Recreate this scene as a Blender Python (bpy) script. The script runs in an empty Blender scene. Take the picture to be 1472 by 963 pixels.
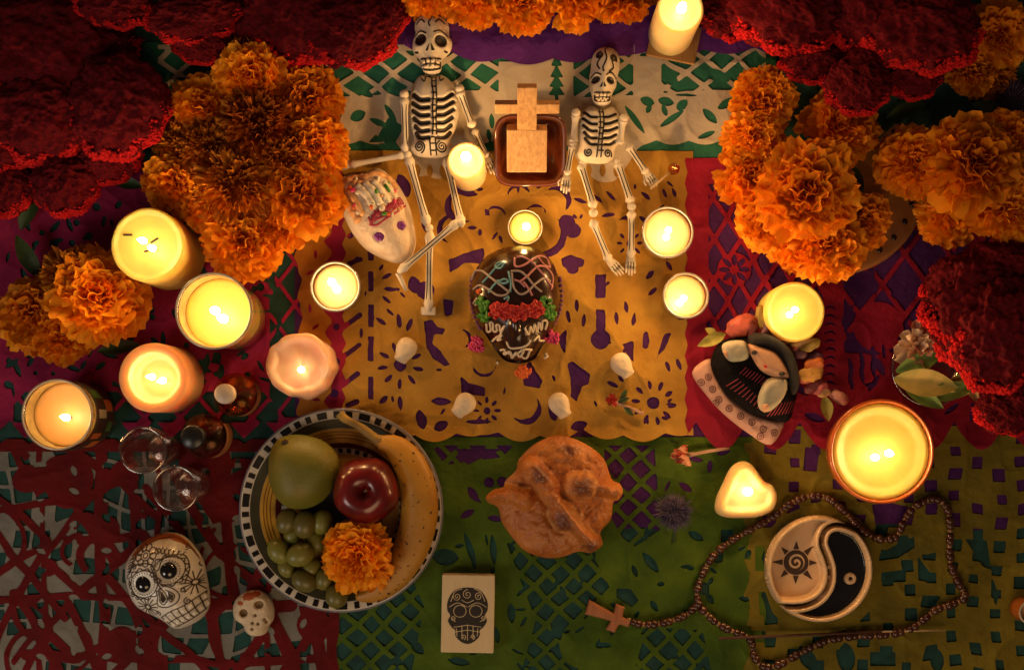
import bpy, bmesh, math, random
import numpy as np
from mathutils import Vector, Matrix, Euler

# ---------------------------------------------------------------- units
# Table coordinates: 1 unit = 0.8 mm, x to the right, Y up the picture, z up from the table.
S = 0.0008
NX, NY, D = 740.0, -600.0, 1700.0          # the camera hangs over this table point at this height
sc = bpy.context.scene
COL = sc.collection
random.seed(7)
RNG = np.random.default_rng(7)

# ---------------------------------------------------------------- camera
cam = bpy.data.cameras.new('Camera')
cam_o = bpy.data.objects.new('Camera', cam); COL.objects.link(cam_o)
cam.sensor_width = 36.0
cam.lens = 36.0 * D / 1472.0
cam.shift_x = (736 - NX) / 1472.0
cam.shift_y = (-481.5 - NY) / 1472.0
cam.clip_start = 0.01; cam.clip_end = 20
cam_o.location = ((NX - 736) * S, (NY + 481.5) * S, D * S)
sc.camera = cam_o

# ---------------------------------------------------------------- world + light (dim room, candle light)
w = bpy.data.worlds.new('World'); sc.world = w; w.use_nodes = True
w.node_tree.nodes['Background'].inputs[0].default_value = (1.0, 0.62, 0.45, 1)
w.node_tree.nodes['Background'].inputs[1].default_value = 0.06

def area(name, loc, target, size, power, col):
    l = bpy.data.lights.new(name, 'AREA'); l.shape = 'DISK'; l.size = size; l.energy = power; l.color = col
    o = bpy.data.objects.new(name, l); COL.objects.link(o)
    o.location = loc
    o.rotation_euler = (Vector(target) - Vector(loc)).to_track_quat('-Z', 'Y').to_euler()
    return o
# soft dim room light from the lower left, plus the weak warm glow of the rest of the room
area('room_light', (-1.15, -0.85, 0.95), (-0.38, -0.28, 0), 0.5, 4.4, (1.0, 0.88, 0.74))
area('room_glow', (0.15, -1.15, 1.15), (0.05, 0.0, 0), 0.9, 6.6, (1.0, 0.63, 0.32))
CANDLE_W = 0.90                              # watts of one ordinary flame
CANDLE_COL = (1.0, 0.51, 0.17)

sc.view_settings.view_transform = 'Standard'
sc.view_settings.look = 'None'
sc.view_settings.exposure = 0.0
sc.view_settings.gamma = 1.0
sc.view_settings.use_curve_mapping = False
sc.cycles.use_denoising = True
sc.cycles.max_bounces = 8
sc.cycles.transparent_max_bounces = 24
sc.cycles.sample_clamp_indirect = 4.0
sc.cycles.caustics_reflective = False
sc.cycles.caustics_refractive = False

# ---------------------------------------------------------------- materials
MATS = {}
def mat(name, col, rough=0.6, vary=0.18, vscale=40.0, bump=0.0, bscale=200.0, col2=None, rnd=0.0, metal=0.0,
        sss=0.0, sss_r=(1, .5, .25), sss_s=0.008, coat=0.0, sheen=0.0, spec=0.5, trans=0.0):
    if name in MATS: return MATS[name]
    m = bpy.data.materials.new(name); m.use_nodes = True
    nt = m.node_tree; N = nt.nodes; L = nt.links
    b = N['Principled BSDF']
    tc = N.new('ShaderNodeTexCoord')
    no = N.new('ShaderNodeTexNoise'); no.inputs['Scale'].default_value = vscale; no.inputs['Detail'].default_value = 5
    L.new(tc.outputs['Object'], no.inputs['Vector'])
    rp = N.new('ShaderNodeValToRGB')
    c2 = col2 if col2 else tuple(max(0, c * (1 - vary * 1.6)) for c in col)
    rp.color_ramp.elements[0].position = 0.32; rp.color_ramp.elements[1].position = 0.68
    rp.color_ramp.elements[0].color = (*c2, 1); rp.color_ramp.elements[1].color = (*col, 1)
    L.new(no.outputs['Fac'], rp.inputs['Fac'])
    out = rp.outputs['Color']
    if rnd > 0:
        oi = N.new('ShaderNodeObjectInfo')
        mr = N.new('ShaderNodeMapRange'); mr.inputs[3].default_value = 1 - rnd; mr.inputs[4].default_value = 1 + rnd
        L.new(oi.outputs['Random'], mr.inputs[0])
        hs = N.new('ShaderNodeHueSaturation'); L.new(out, hs.inputs['Color']); L.new(mr.outputs[0], hs.inputs['Value'])
        mh = N.new('ShaderNodeMapRange'); mh.inputs[3].default_value = 0.5 - rnd * .05; mh.inputs[4].default_value = 0.5 + rnd * .05
        L.new(oi.outputs['Random'], mh.inputs[0]); L.new(mh.outputs[0], hs.inputs['Hue'])
        out = hs.outputs['Color']
    L.new(out, b.inputs['Base Color'])
    b.inputs['Roughness'].default_value = rough
    b.inputs['Metallic'].default_value = metal
    b.inputs['Specular IOR Level'].default_value = spec
    b.inputs['Coat Weight'].default_value = coat
    b.inputs['Coat Roughness'].default_value = 0.12
    if sheen:
        b.inputs['Sheen Weight'].default_value = sheen
        b.inputs['Sheen Tint'].default_value = (*col, 1)
    if sss:
        b.inputs['Subsurface Weight'].default_value = sss
        b.inputs['Subsurface Radius'].default_value = sss_r
        b.inputs['Subsurface Scale'].default_value = sss_s
    if bump:
        n2 = N.new('ShaderNodeTexNoise'); n2.inputs['Scale'].default_value = bscale; n2.inputs['Detail'].default_value = 6
        L.new(tc.outputs['Object'], n2.inputs['Vector'])
        bp = N.new('ShaderNodeBump'); bp.inputs['Strength'].default_value = bump; bp.inputs['Distance'].default_value = 0.002
        L.new(n2.outputs['Fac'], bp.inputs['Height']); L.new(bp.outputs['Normal'], b.inputs['Normal'])
    if trans:                                   # thin leaves and paper let some light through
        tr = N.new('ShaderNodeBsdfTranslucent'); L.new(out, tr.inputs['Color'])
        mx = N.new('ShaderNodeMixShader'); mx.inputs[0].default_value = trans
        L.new(b.outputs[0], mx.inputs[1]); L.new(tr.outputs[0], mx.inputs[2])
        L.new(mx.outputs[0], N['Material Output'].inputs['Surface'])
    MATS[name] = m
    return m

def wood(name, c1, c2, rough=0.55, scale=60, rz=0.0):
    if name in MATS: return MATS[name]
    m = bpy.data.materials.new(name); m.use_nodes = True
    N = m.node_tree.nodes; L = m.node_tree.links; b = N['Principled BSDF']
    tc = N.new('ShaderNodeTexCoord'); mp = N.new('ShaderNodeMapping'); mp.inputs['Rotation'].default_value[2] = rz
    mp.inputs['Scale'].default_value = (1, 0.12, 1)
    L.new(tc.outputs['Object'], mp.inputs['Vector'])
    no = N.new('ShaderNodeTexNoise'); no.inputs['Scale'].default_value = scale * 5; no.inputs['Detail'].default_value = 7
    no.inputs['Distortion'].default_value = 0.7
    L.new(mp.outputs[0], no.inputs['Vector'])
    rp = N.new('ShaderNodeValToRGB'); rp.color_ramp.elements[0].position = .3; rp.color_ramp.elements[1].position = .7
    rp.color_ramp.elements[0].color = (*c2, 1); rp.color_ramp.elements[1].color = (*c1, 1)
    L.new(no.outputs['Fac'], rp.inputs['Fac']); L.new(rp.outputs[0], b.inputs['Base Color'])
    b.inputs['Roughness'].default_value = rough
    bp = N.new('ShaderNodeBump'); bp.inputs['Strength'].default_value = .25; bp.inputs['Distance'].default_value = .001
    L.new(no.outputs['Fac'], bp.inputs['Height']); L.new(bp.outputs[0], b.inputs['Normal'])
    MATS[name] = m
    return m

def thin_glass(name, tint=(1, 1, 1), edge=(0.9, 0.9, 0.9), amount=0.06):
    if name in MATS: return MATS[name]
    m = bpy.data.materials.new(name); m.use_nodes = True
    N = m.node_tree.nodes; L = m.node_tree.links
    N.remove(N['Principled BSDF'])
    t = N.new('ShaderNodeBsdfTransparent'); t.inputs[0].default_value = (*tint, 1)
    g = N.new('ShaderNodeBsdfGlossy'); g.inputs[0].default_value = (*edge, 1); g.inputs['Roughness'].default_value = 0.06
    no = N.new('ShaderNodeTexNoise'); no.inputs['Scale'].default_value = 60
    bp = N.new('ShaderNodeBump'); bp.inputs['Strength'].default_value = .08; bp.inputs['Distance'].default_value = .001
    L.new(no.outputs['Fac'], bp.inputs['Height']); L.new(bp.outputs[0], g.inputs['Normal'])
    lw = N.new('ShaderNodeLayerWeight'); pw = N.new('ShaderNodeMath'); pw.operation = 'POWER'; pw.inputs[1].default_value = 4.0
    L.new(lw.outputs['Facing'], pw.inputs[0])
    ad = N.new('ShaderNodeMath'); ad.operation = 'MULTIPLY_ADD'; ad.inputs[1].default_value = .7; ad.inputs[2].default_value = amount; ad.use_clamp = True
    L.new(pw.outputs[0], ad.inputs[0])
    mx = N.new('ShaderNodeMixShader'); L.new(ad.outputs[0], mx.inputs[0]); L.new(t.outputs[0], mx.inputs[1]); L.new(g.outputs[0], mx.inputs[2])
    L.new(mx.outputs[0], N['Material Output'].inputs['Surface'])
    MATS[name] = m
    return m

def flame_mat():
    if 'flame' in MATS: return MATS['flame']
    m = bpy.data.materials.new('flame'); m.use_nodes = True
    N = m.node_tree.nodes; L = m.node_tree.links
    N.remove(N['Principled BSDF'])
    t = N.new('ShaderNodeBsdfTransparent'); e = N.new('ShaderNodeEmission')
    e.inputs[0].default_value = (1, .72, .34, 1); e.inputs[1].default_value = 11.0
    a = N.new('ShaderNodeAddShader'); L.new(t.outputs[0], a.inputs[0]); L.new(e.outputs[0], a.inputs[1])
    L.new(a.outputs[0], N['Material Output'].inputs['Surface'])
    m.cycles.emission_sampling = 'NONE'        # the flame's lamp does the lighting
    MATS['flame'] = m
    return m

# ---------------------------------------------------------------- numeric helpers
def vnoise(x, y, z=0.0, seed=0):
    x = np.asarray(x, float); y = np.asarray(y, float); z = np.asarray(z, float) + np.zeros_like(x)
    xi = np.floor(x).astype(np.int64); yi = np.floor(y).astype(np.int64); zi = np.floor(z).astype(np.int64)
    fx, fy, fz = x - xi, y - yi, z - zi
    fx = fx * fx * (3 - 2 * fx); fy = fy * fy * (3 - 2 * fy); fz = fz * fz * (3 - 2 * fz)
    def h(a, b, c):
        n = (a * 374761393 + b * 668265263 + c * 2147483647 + seed * 974711) & 0xffffffff
        n = ((n ^ (n >> 13)) * 1274126177) & 0xffffffff
        n = ((n ^ (n >> 16)) * 2246822519) & 0xffffffff
        return ((n ^ (n >> 15)) & 0xffff) / 65535.0
    r = 0
    for dx in (0, 1):
        for dy in (0, 1):
            for dz in (0, 1):
                wgt = (fx if dx else 1 - fx) * (fy if dy else 1 - fy) * (fz if dz else 1 - fz)
                r = r + wgt * h(xi + dx, yi + dy, zi + dz)
    return r * 2 - 1

def sm(t): t = np.clip(t, 0, 1); return t * t * (3 - 2 * t)

# the ground: flat table, then a bank that climbs to a shelf at the back
BANK0, BANK1, BANKH = -262.0, -70.0, 62.0
def G(x, Y):
    return BANKH * sm((np.asarray(Y, float) - BANK0) / (BANK1 - BANK0))
def P(px, py, z=0.0):
    k = (D - z) / D
    return NX + (px - NX) * k, NY + (-py - NY) * k
def ground(px, py, lift=0.0):
    z = np.zeros_like(np.asarray(px, float)) + lift
    for _ in range(12):
        x, Y = P(px, py, z); z = G(x, Y) + lift
    return x, Y, z

# signed distances: positive inside a paper, negative inside a hole
def d_circ(X, Y, cx, cy, r): return np.hypot(X - cx, Y - cy) - r
def d_ell(X, Y, cx, cy, rx, ry, a=0.0):
    c, s = math.cos(a), math.sin(a); x = (X - cx) * c + (Y - cy) * s; y = -(X - cx) * s + (Y - cy) * c
    k = np.hypot(x / rx, y / ry); return (k - 1) * min(rx, ry)
def d_leaf(X, Y, cx, cy, l, w, a=0.0):       # pointed petal: two circle arcs
    c, s = math.cos(a), math.sin(a); x = (X - cx) * c + (Y - cy) * s; y = -(X - cx) * s + (Y - cy) * c
    h, b = l / 2, w / 2; R = (h * h + b * b) / (2 * b)
    return np.hypot(x, np.abs(y) + (R - b)) - R
def d_box(X, Y, cx, cy, hx, hy, a=0.0):
    c, s = math.cos(a), math.sin(a); x = np.abs((X - cx) * c + (Y - cy) * s) - hx; y = np.abs(-(X - cx) * s + (Y - cy) * c) - hy
    return np.maximum(x, y)
def d_seg(X, Y, x1, y1, x2, y2, r):
    dx, dy = x2 - x1, y2 - y1; t = np.clip(((X - x1) * dx + (Y - y1) * dy) / (dx * dx + dy * dy + 1e-9), 0, 1)
    return np.hypot(X - x1 - t * dx, Y - y1 - t * dy) - r
def d_line(X, Y, pts, r):
    d = None
    for (a, b), (c, e) in zip(pts[:-1], pts[1:]):
        q = d_seg(X, Y, a, b, c, e, r); d = q if d is None else np.minimum(d, q)
    return d
def d_poly(X, Y, pts):                       # negative inside
    n = len(pts); d = np.full(np.shape(X), 1e9); ins = np.zeros(np.shape(X), bool)
    for i in range(n):
        x1, y1 = pts[i]; x2, y2 = pts[(i + 1) % n]
        d = np.minimum(d, d_seg(X, Y, x1, y1, x2, y2, 0))
        cond = ((y1 > Y) != (y2 > Y))
        with np.errstate(divide='ignore', invalid='ignore'):
            xx = (x2 - x1) * (Y - y1) / (y2 - y1 + 1e-12) + x1
        ins ^= cond & (X < xx)
    return np.where(ins, -d, d)
def d_cres(X, Y, cx, cy, r, off, a):         # crescent
    return np.maximum(d_circ(X, Y, cx, cy, r), -d_circ(X, Y, cx + off * math.cos(a), cy + off * math.sin(a), r))
def smooth_poly(pts, n=6):                   # closed Catmull-Rom
    out = []; m = len(pts)
    for i in range(m):
        p0, p1, p2, p3 = [np.array(pts[(i + k - 1) % m], float) for k in range(4)]
        for t in np.arange(n) / n:
            out.append(tuple(.5 * ((2 * p1) + (-p0 + p2) * t + (2 * p0 - 5 * p1 + 4 * p2 - p3) * t * t + (-p0 + 3 * p1 - 3 * p2 + p3) * t ** 3)))
    return out
def smooth_line(pts, n=6):
    out = []; m = len(pts); pts = [np.array(p, float) for p in pts]
    for i in range(m - 1):
        p0 = pts[max(i - 1, 0)]; p1 = pts[i]; p2 = pts[i + 1]; p3 = pts[min(i + 2, m - 1)]
        for t in np.arange(n) / n:
            out.append(tuple(.5 * ((2 * p1) + (-p0 + p2) * t + (2 * p0 - 5 * p1 + 4 * p2 - p3) * t * t + (-p0 + 3 * p1 - 3 * p2 + p3) * t ** 3)))
    out.append(tuple(pts[-1])); return out
def pp(pts, z=0.0):                          # photo points -> table points seen at height z
    return [P(a, b, z) for a, b in pts]

def iso(fn, x0, y0, x1, y1, c):
    """triangulate the region where fn > 0"""
    xs = np.arange(x0, x1 + c, c); ys = np.arange(y0, y1 + c, c)
    X, Y = np.meshgrid(xs, ys); d = fn(X, Y).ravel()
    ny, nx = X.shape; I = np.arange(nx * ny).reshape(ny, nx)
    a, b, e, f = I[:-1, :-1].ravel(), I[:-1, 1:].ravel(), I[1:, 1:].ravel(), I[1:, :-1].ravel()
    T = np.concatenate([np.stack([a, b, e], 1), np.stack([a, e, f], 1)])
    s = d[T] > 0; n = s.sum(1)
    full = T[n == 3]
    V = np.stack([X.ravel(), Y.ravel()], 1)
    t1 = T[n == 1]; k = np.argmax(s[n == 1], 1)
    t1 = np.stack([t1[np.arange(len(t1)), (k + i) % 3] for i in range(3)], 1) if len(t1) else np.zeros((0, 3), int)
    t2 = T[n == 2]; k = np.argmin(s[n == 2], 1)
    t2 = np.stack([t2[np.arange(len(t2)), (k + i) % 3] for i in range(3)], 1) if len(t2) else np.zeros((0, 3), int)
    E = np.concatenate([t1[:, [0, 1]], t1[:, [0, 2]], t2[:, [1, 0]], t2[:, [2, 0]]])
    Es = np.sort(E, 1); key = Es[:, 0] * (nx * ny) + Es[:, 1]
    u, first, inv = np.unique(key, return_index=True, return_inverse=True)
    A, B = Es[first, 0], Es[first, 1]
    t = d[A] / (d[A] - d[B] + 1e-12); t = np.clip(t, .02, .98)[:, None]
    EV = V[A] * (1 - t) + V[B] * t
    base = nx * ny; inv = inv.ravel() + base
    n1, n2 = len(t1), len(t2)
    e01, e02 = inv[:n1], inv[n1:2 * n1]; ep, eq = inv[2 * n1:2 * n1 + n2], inv[2 * n1 + n2:]
    F = np.concatenate([full, np.stack([t1[:, 0], e01, e02], 1), np.stack([t2[:, 1], t2[:, 2], eq], 1), np.stack([t2[:, 1], eq, ep], 1)])
    allV = np.concatenate([V, EV]); allD = np.concatenate([d, np.zeros(len(EV))])
    used = np.unique(F); remap = np.full(len(allV), -1); remap[used] = np.arange(len(used))
    isb = used >= base
    return allV[used], allD[used], remap[F], isb

# ---------------------------------------------------------------- object helpers
def mesh_data(name, v, f, m, smooth=True, org=(0, 0, 0), recalc=False, sharp=None):
    me = bpy.data.meshes.new(name)
    v = (np.asarray(v, float) - np.asarray(org, float)) * S
    me.from_pydata(v.tolist(), [], [tuple(int(i) for i in q) for q in f] if not isinstance(f, np.ndarray) else f.tolist())
    if recalc:
        bm = bmesh.new(); bm.from_mesh(me); bmesh.ops.recalc_face_normals(bm, faces=bm.faces); bm.to_mesh(me); bm.free()
    if smooth: me.shade_smooth()
    if sharp is not None and smooth:
        me.set_sharp_from_angle(angle=math.radians(sharp))
    if m is not None: me.materials.append(m)
    me.update()
    return me
def put(name, me, parent=None, loc=(0, 0, 0), rot=None, scale=None):
    o = bpy.data.objects.new(name, me); COL.objects.link(o)
    o.location = Vector(loc) * S
    if rot is not None: o.rotation_euler = rot
    if scale is not None: o.scale = scale if hasattr(scale, '__len__') else (scale,) * 3
    if parent is not None: o.parent = parent
    return o
def wp(x, Y, z): return (x - 736, Y + 481.5, z)
class Thing:
    """an Empty at the thing's base; parts are given in table coordinates"""
    def __init__(s, name, label, cat, at, group=None):
        s.org = np.array([at[0], at[1], at[2] if len(at) > 2 else 0.0], float)
        s.o = put(name, None, None, wp(*s.org))
        s.o.empty_display_size = .01
        s.o['label'] = label; s.o['category'] = cat
        if group: s.o['group'] = group
    def part(s, name, vf, m, parent=None, smooth=True, recalc=False, sharp=None, stuff=False):
        o = put(name, mesh_data(name, vf[0], vf[1], m, smooth, s.org, recalc, sharp), parent or s.o)
        if stuff: o['kind'] = 'stuff'
        return o
    def light(s, at, watts, radius=5.0, col=CANDLE_COL):
        l = bpy.data.lights.new('flame_light', 'POINT'); l.energy = watts; l.color = col; l.shadow_soft_size = radius * S
        l.use_nodes = True; N = l.node_tree.nodes; fo = N.new('ShaderNodeLightFalloff'); fo.inputs['Strength'].default_value = 1.0; fo.inputs['Smooth'].default_value = .014
        l.node_tree.links.new(fo.outputs['Quadratic'], N['Emission'].inputs['Strength'])
        o = bpy.data.objects.new('flame_light', l); COL.objects.link(o)
        o.location = Vector(np.asarray(at, float) - s.org) * S; o.parent = s.o
def single(name, vf, m, label, cat, at, group=None, **kw):
    """a thing that is one mesh"""
    org = (at[0], at[1], at[2] if len(at) > 2 else 0.0)
    o = put(name, mesh_data(name, vf[0], vf[1], m, kw.get('smooth', True), org, kw.get('recalc', False), kw.get('sharp')), None, wp(*org))
    o['label'] = label; o['category'] = cat
    if group: o['group'] = group
    return o

def join(*ms):
    V = []; F = []; n = 0
    for v, f in ms:
        V.append(np.asarray(v, float)); F += [tuple(int(i) + n for i in q) for q in f]; n += len(v)
    return np.concatenate(V), F
def lathe(cx, cy, prof, n=48, sq=None, jit=0.0, cap0=False, cap1=False):
    """prof: (r, z) from bottom outside on; sq = superellipse exponent"""
    V = []; F = []; m = len(prof)
    for j in range(n):
        a = 2 * math.pi * j / n; c, s = math.cos(a), math.sin(a)
        if sq:
            k = (abs(c) ** sq + abs(s) ** sq) ** (-1 / sq); c *= k; s *= k
        for r, z in prof:
            V.append((cx + r * c, cy + r * s, z))
    for j in range(n):
        k = (j + 1) % n
        for i in range(m - 1):
            F.append((j * m + i, k * m + i, k * m + i + 1, j * m + i + 1))
    if cap0: F.append(tuple(j * m for j in range(n - 1, -1, -1)))
    if cap1: F.append(tuple(j * m + m - 1 for j in range(n)))
    return np.array(V), F
def tube(pts, rad, n=10, caps=True, flat=1.0):
    pts = [Vector(p) for p in pts]; m = len(pts)
    if not hasattr(rad, '__len__'): rad = [rad] * m
    V = []; F = []
    up = Vector((0, 0, 1))
    for i in range(m):
        t = (pts[min(i + 1, m - 1)] - pts[max(i - 1, 0)]).normalized()
        u = t.cross(up)
        if u.length < 1e-3: u = Vector((1, 0, 0))
        u.normalize(); q = u.cross(t).normalized()
        for j in range(n):
            a = 2 * math.pi * j / n
            p = pts[i] + u * (rad[i] * math.cos(a)) + q * (rad[i] * flat * math.sin(a)); V.append(tuple(p))
    for i in range(m - 1):
        for j in range(n):
            k = (j + 1) % n
            F.append((i * n + j, i * n + k, (i + 1) * n + k, (i + 1) * n + j))
    if caps:
        F.append(tuple(range(n - 1, -1, -1))); F.append(tuple((m - 1) * n + j for j in range(n)))
    return np.array(V), F
def box(cx, cy, z0, hx, hy, h, bev=1.0, rot=0.0):
    bm = bmesh.new(); bmesh.ops.create_cube(bm, size=1)
    for v in bm.verts: v.co = Vector((v.co.x * 2 * hx, v.co.y * 2 * hy, (v.co.z + .5) * h))
    if bev: bmesh.ops.bevel(bm, geom=bm.edges[:], offset=bev, segments=2, affect='EDGES', profile=.5)
    c, s = math.cos(rot), math.sin(rot)
    V = [(cx + v.co.x * c - v.co.y * s, cy + v.co.x * s + v.co.y * c, z0 + v.co.z) for v in bm.verts]
    bm.verts.index_update()
    F = [tuple(v.index for v in f.verts) for f in bm.faces]; bm.free()
    return np.array(V), F
_ICO = {}
def ico(sub):
    if sub not in _ICO:
        bm = bmesh.new(); bmesh.ops.create_icosphere(bm, subdivisions=sub, radius=1)
        _ICO[sub] = (np.array([v.co[:] for v in bm.verts]), [tuple(v.index for v in f.verts) for f in bm.faces]); bm.free()
    return _ICO[sub]
def ball(cx, cy, cz, rx, ry=None, rz=None, sub=3, rot=0.0):
    v, f = ico(sub); ry = ry or rx; rz = rz or rx
    v = v * np.array([rx, ry, rz]); c, s = math.cos(rot), math.sin(rot)
    v = np.stack([v[:, 0] * c - v[:, 1] * s + cx, v[:, 0] * s + v[:, 1] * c + cy, v[:, 2] + cz], 1)
    return v, f
def blur(a, n):
    for _ in range(n):
        p = np.pad(a, 1, mode='edge')
        a = (p[1:-1, 1:-1] * 4 + (p[:-2, 1:-1] + p[2:, 1:-1] + p[1:-1, :-2] + p[1:-1, 2:]) * 2 + p[:-2, :-2] + p[2:, 2:] + p[:-2, 2:] + p[2:, :-2]) / 16
    return a
class Solid:
    """a rounded solid grown from an outline (table coordinates): height field on top, flat underneath"""
    def __init__(s, pts, H, wid, z0=0.0, edge=0.35, cell=2.0, mod=None, nb=6, fn=None, bbox=None, rough=0.0, rs=9.0, seed=1, prof='round'):
        if fn is None:
            P_ = pts; fn = lambda X, Y: -d_poly(X, Y, P_)
            bbox = (min(p[0] for p in pts), min(p[1] for p in pts), max(p[0] for p in pts), max(p[1] for p in pts))
        x0, y0, x1, y1 = bbox[0] - 2 * cell, bbox[1] - 2 * cell, bbox[2] + 2 * cell, bbox[3] + 2 * cell
        s.c = cell; s.x0, s.y0 = x0, y0; s.fn = fn
        V, d, F, isb = iso(fn, x0, y0, x1, y1, cell)
        xs = np.arange(x0, x1 + cell, cell); ys = np.arange(y0, y1 + cell, cell); X, Y = np.meshgrid(xs, ys)
        dd = fn(X, Y); t = np.clip(dd / wid, 0, 1)
        h = np.sqrt(1 - (1 - t) ** 2) if prof == 'round' else sm(t)
        h = blur(h, nb) if nb else h
        zm = z0 + H * edge; s.zm = zm
        h = zm + (H - H * edge) * h
        if mod is not None: h = mod(X, Y, h, dd)
        if rough: h = h + rough * (vnoise(X / rs, Y / rs, seed=seed) + .5 * vnoise(X / rs * 2.3, Y / rs * 2.3, seed=seed + 1)) * np.clip(dd / 4, 0, 1)
        s.h = h
        z = s.surf(V[:, 0], V[:, 1]); z[isb] = zm
        n = len(V)
        zb = np.where(isb, zm, zm - (zm - z0) * np.clip(d / max(2.0, H * edge * .6), 0, 1))
        inner = np.where(~isb)[0]; mp = np.arange(n); mp[inner] = n + np.arange(len(inner))
        s.v = np.concatenate([np.column_stack([V, z]), np.column_stack([V[inner], zb[inner]])])
        s.f = np.concatenate([F, mp[F][:, ::-1]])
        s.vf = (s.v, s.f)
    def surf(s, x, y):
        gx = (np.asarray(x, float) - s.x0) / s.c; gy = (np.asarray(y, float) - s.y0) / s.c
        ny, nx = s.h.shape
        i = np.clip(np.floor(gx).astype(int), 0, nx - 2); j = np.clip(np.floor(gy).astype(int), 0, ny - 2)
        u = np.clip(gx - i, 0, 1); v = np.clip(gy - j, 0, 1)
        return (s.h[j, i] * (1 - u) + s.h[j, i + 1] * u) * (1 - v) + (s.h[j + 1, i] * (1 - u) + s.h[j + 1, i + 1] * u) * v
    def decal(s, fn, bbox, cell=1.2, lift=0.5, clip=True):
        """paint: a thin skin lying on the surface where fn < 0"""
        g = (lambda X, Y: np.minimum(-fn(X, Y), s.fn(X, Y) - .4)) if clip else (lambda X, Y: -fn(X, Y))
        V, d, F, isb = iso(g, bbox[0], bbox[1], bbox[2], bbox[3], cell)
        return np.column_stack([V, s.surf(V[:, 0], V[:, 1]) + lift]), F
    def rope(s, pts, r, n=6, lift=0.4):
        return tube([(x, y, float(s.surf(x, y)) + r * lift) for x, y in pts], r, n)

# ================================================================ THE SETTING
def wrinkle(x, Y):
    u, v = x * .8 + Y * .6, -x * .6 + Y * .8
    return 1.6 * vnoise(x / 95, Y / 95, seed=3) + .8 * vnoise(u / 37, v / 37, seed=4) + 3.0 * (1 - np.abs(vnoise(u / 75, v / 75, seed=6))) ** 4 + 2.2 * (1 - np.abs(vnoise(x / 44, Y / 44, seed=7))) ** 5
def grid_sheet(x0, y0, x1, y1, n, m, zf):
    xs = np.linspace(x0, x1, n); ys = np.linspace(y0, y1, m); X, Y = np.meshgrid(xs, ys)
    V = np.column_stack([X.ravel(), Y.ravel(), zf(X, Y).ravel()]); I = np.arange(n * m).reshape(m, n)
    F = np.stack([I[:-1, :-1].ravel(), I[:-1, 1:].ravel(), I[1:, 1:].ravel(), I[1:, :-1].ravel()], 1)
    return V, F
cloth = single('tablecloth', grid_sheet(-450, -1420, 1920, 420, 180, 150, lambda X, Y: G(X, Y) + wrinkle(X, Y) - 1.2),
               mat('dark_teal_cloth', (0.012, 0.075, 0.068), .9, .3, 60, .5, 2500, sheen=.2), 'dark teal cloth under all the cut papers', 'cloth', (736, -481, 0))
cloth['kind'] = 'structure'; del cloth['category']
table = single('table', box(736, -500, -60, 1190, 920, 54, 3), wood('table_wood', (.16, .08, .035), (.07, .03, .015)), 'dark wooden table under the cloth', 'table', (736, -500, -60), smooth=False)
table['kind'] = 'structure'; del table['category']

def paper_mat(name, col, col2=None):
    return mat(name, col, .82, .14, 22, .9, 110, col2=col2, spec=.25, trans=.25)
def sheet(name, label, m, layer, box_, fn, cell=2.6, curl=None, wr=0.7):
    """cut paper: fn(px, py) > 0 where there is paper, drawn in photo points and laid on the ground"""
    V, d, F, isb = iso(fn, box_[0] - cell, box_[1] - cell, box_[2] + cell, box_[3] + cell, cell)
    x, Y, z = ground(V[:, 0], V[:, 1])
    z = z + wrinkle(x, Y) + layer * .48 + wr * .15 * vnoise(x / 22, Y / 22, seed=11 + int(layer * 10))
    if curl is not None: z = z + curl(V[:, 0], V[:, 1])
    at = (float(x.mean()), float(Y.mean()), float(z.mean()))
    return single(name, (np.column_stack([x, Y, z]), F[:, ::-1]), m, label, 'cut paper', at)
def holes(X, Y, hs):
    d = None
    for h in hs:
        q = h(X, Y); d = q if d is None else np.minimum(d, q)
    return d
def daisy(cx, cy, rc, n, R, l, w, a0=0.0):
    hs = [lambda X, Y: d_circ(X, Y, cx, cy, rc)] if rc else []
    for i in range(n):
        a = a0 + 2 * math.pi * i / n
        hs.append(lambda X, Y, a=a: d_leaf(X, Y, cx + R * math.cos(a), cy + R * math.sin(a), l, w, a))
    return hs
def B(cx, cy, hx, hy, a=0.0): return lambda X, Y: d_box(X, Y, cx, cy, hx, hy, a)
def C(cx, cy, r): return lambda X, Y: d_circ(X, Y, cx, cy, r)
def LF(cx, cy, l, w, a=0.0): return lambda X, Y: d_leaf(X, Y, cx, cy, l, w, a)
def PG(*p): return lambda X, Y: d_poly(X, Y, p)
def SG(x1, y1, x2, y2, r): return lambda X, Y: d_seg(X, Y, x1, y1, x2, y2, r)
def CR(cx, cy, r, off, a): return lambda X, Y: d_cres(X, Y, cx, cy, r, off, a)
def lattice(X, Y, px, py, strip, ox=0, oy=0):
    """diamond holes: negative inside"""
    u = (X - ox) / px; v = (Y - oy) / py
    a = np.abs(((u + v) % 1) - .5); b = np.abs(((u - v) % 1) - .5)
    k = 1 / math.hypot(1 / px, 1 / py)
    return np.maximum(a, b) * k - (.5 * k - strip / 2)
def wob(X, Y, amp, s, seed): return amp * vnoise(X / s, Y / s, seed=seed)
def saw(t): return np.abs((t % 1) - .5) * 2

# ---- plain purple sheet under the middle
purple = paper_mat('purple_paper', (.085, .018, .15))
sheet('cut_paper_banner', 'plain purple paper sheet showing through the holes of the yellow paper', purple, 0, (420, 235, 1500, 765),
      lambda X, Y: np.minimum(np.minimum(X - 424, 1496 - X), np.minimum(Y - 240, 760 + wob(X, Y, 10, 40, 5) - Y)), cell=9)
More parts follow.
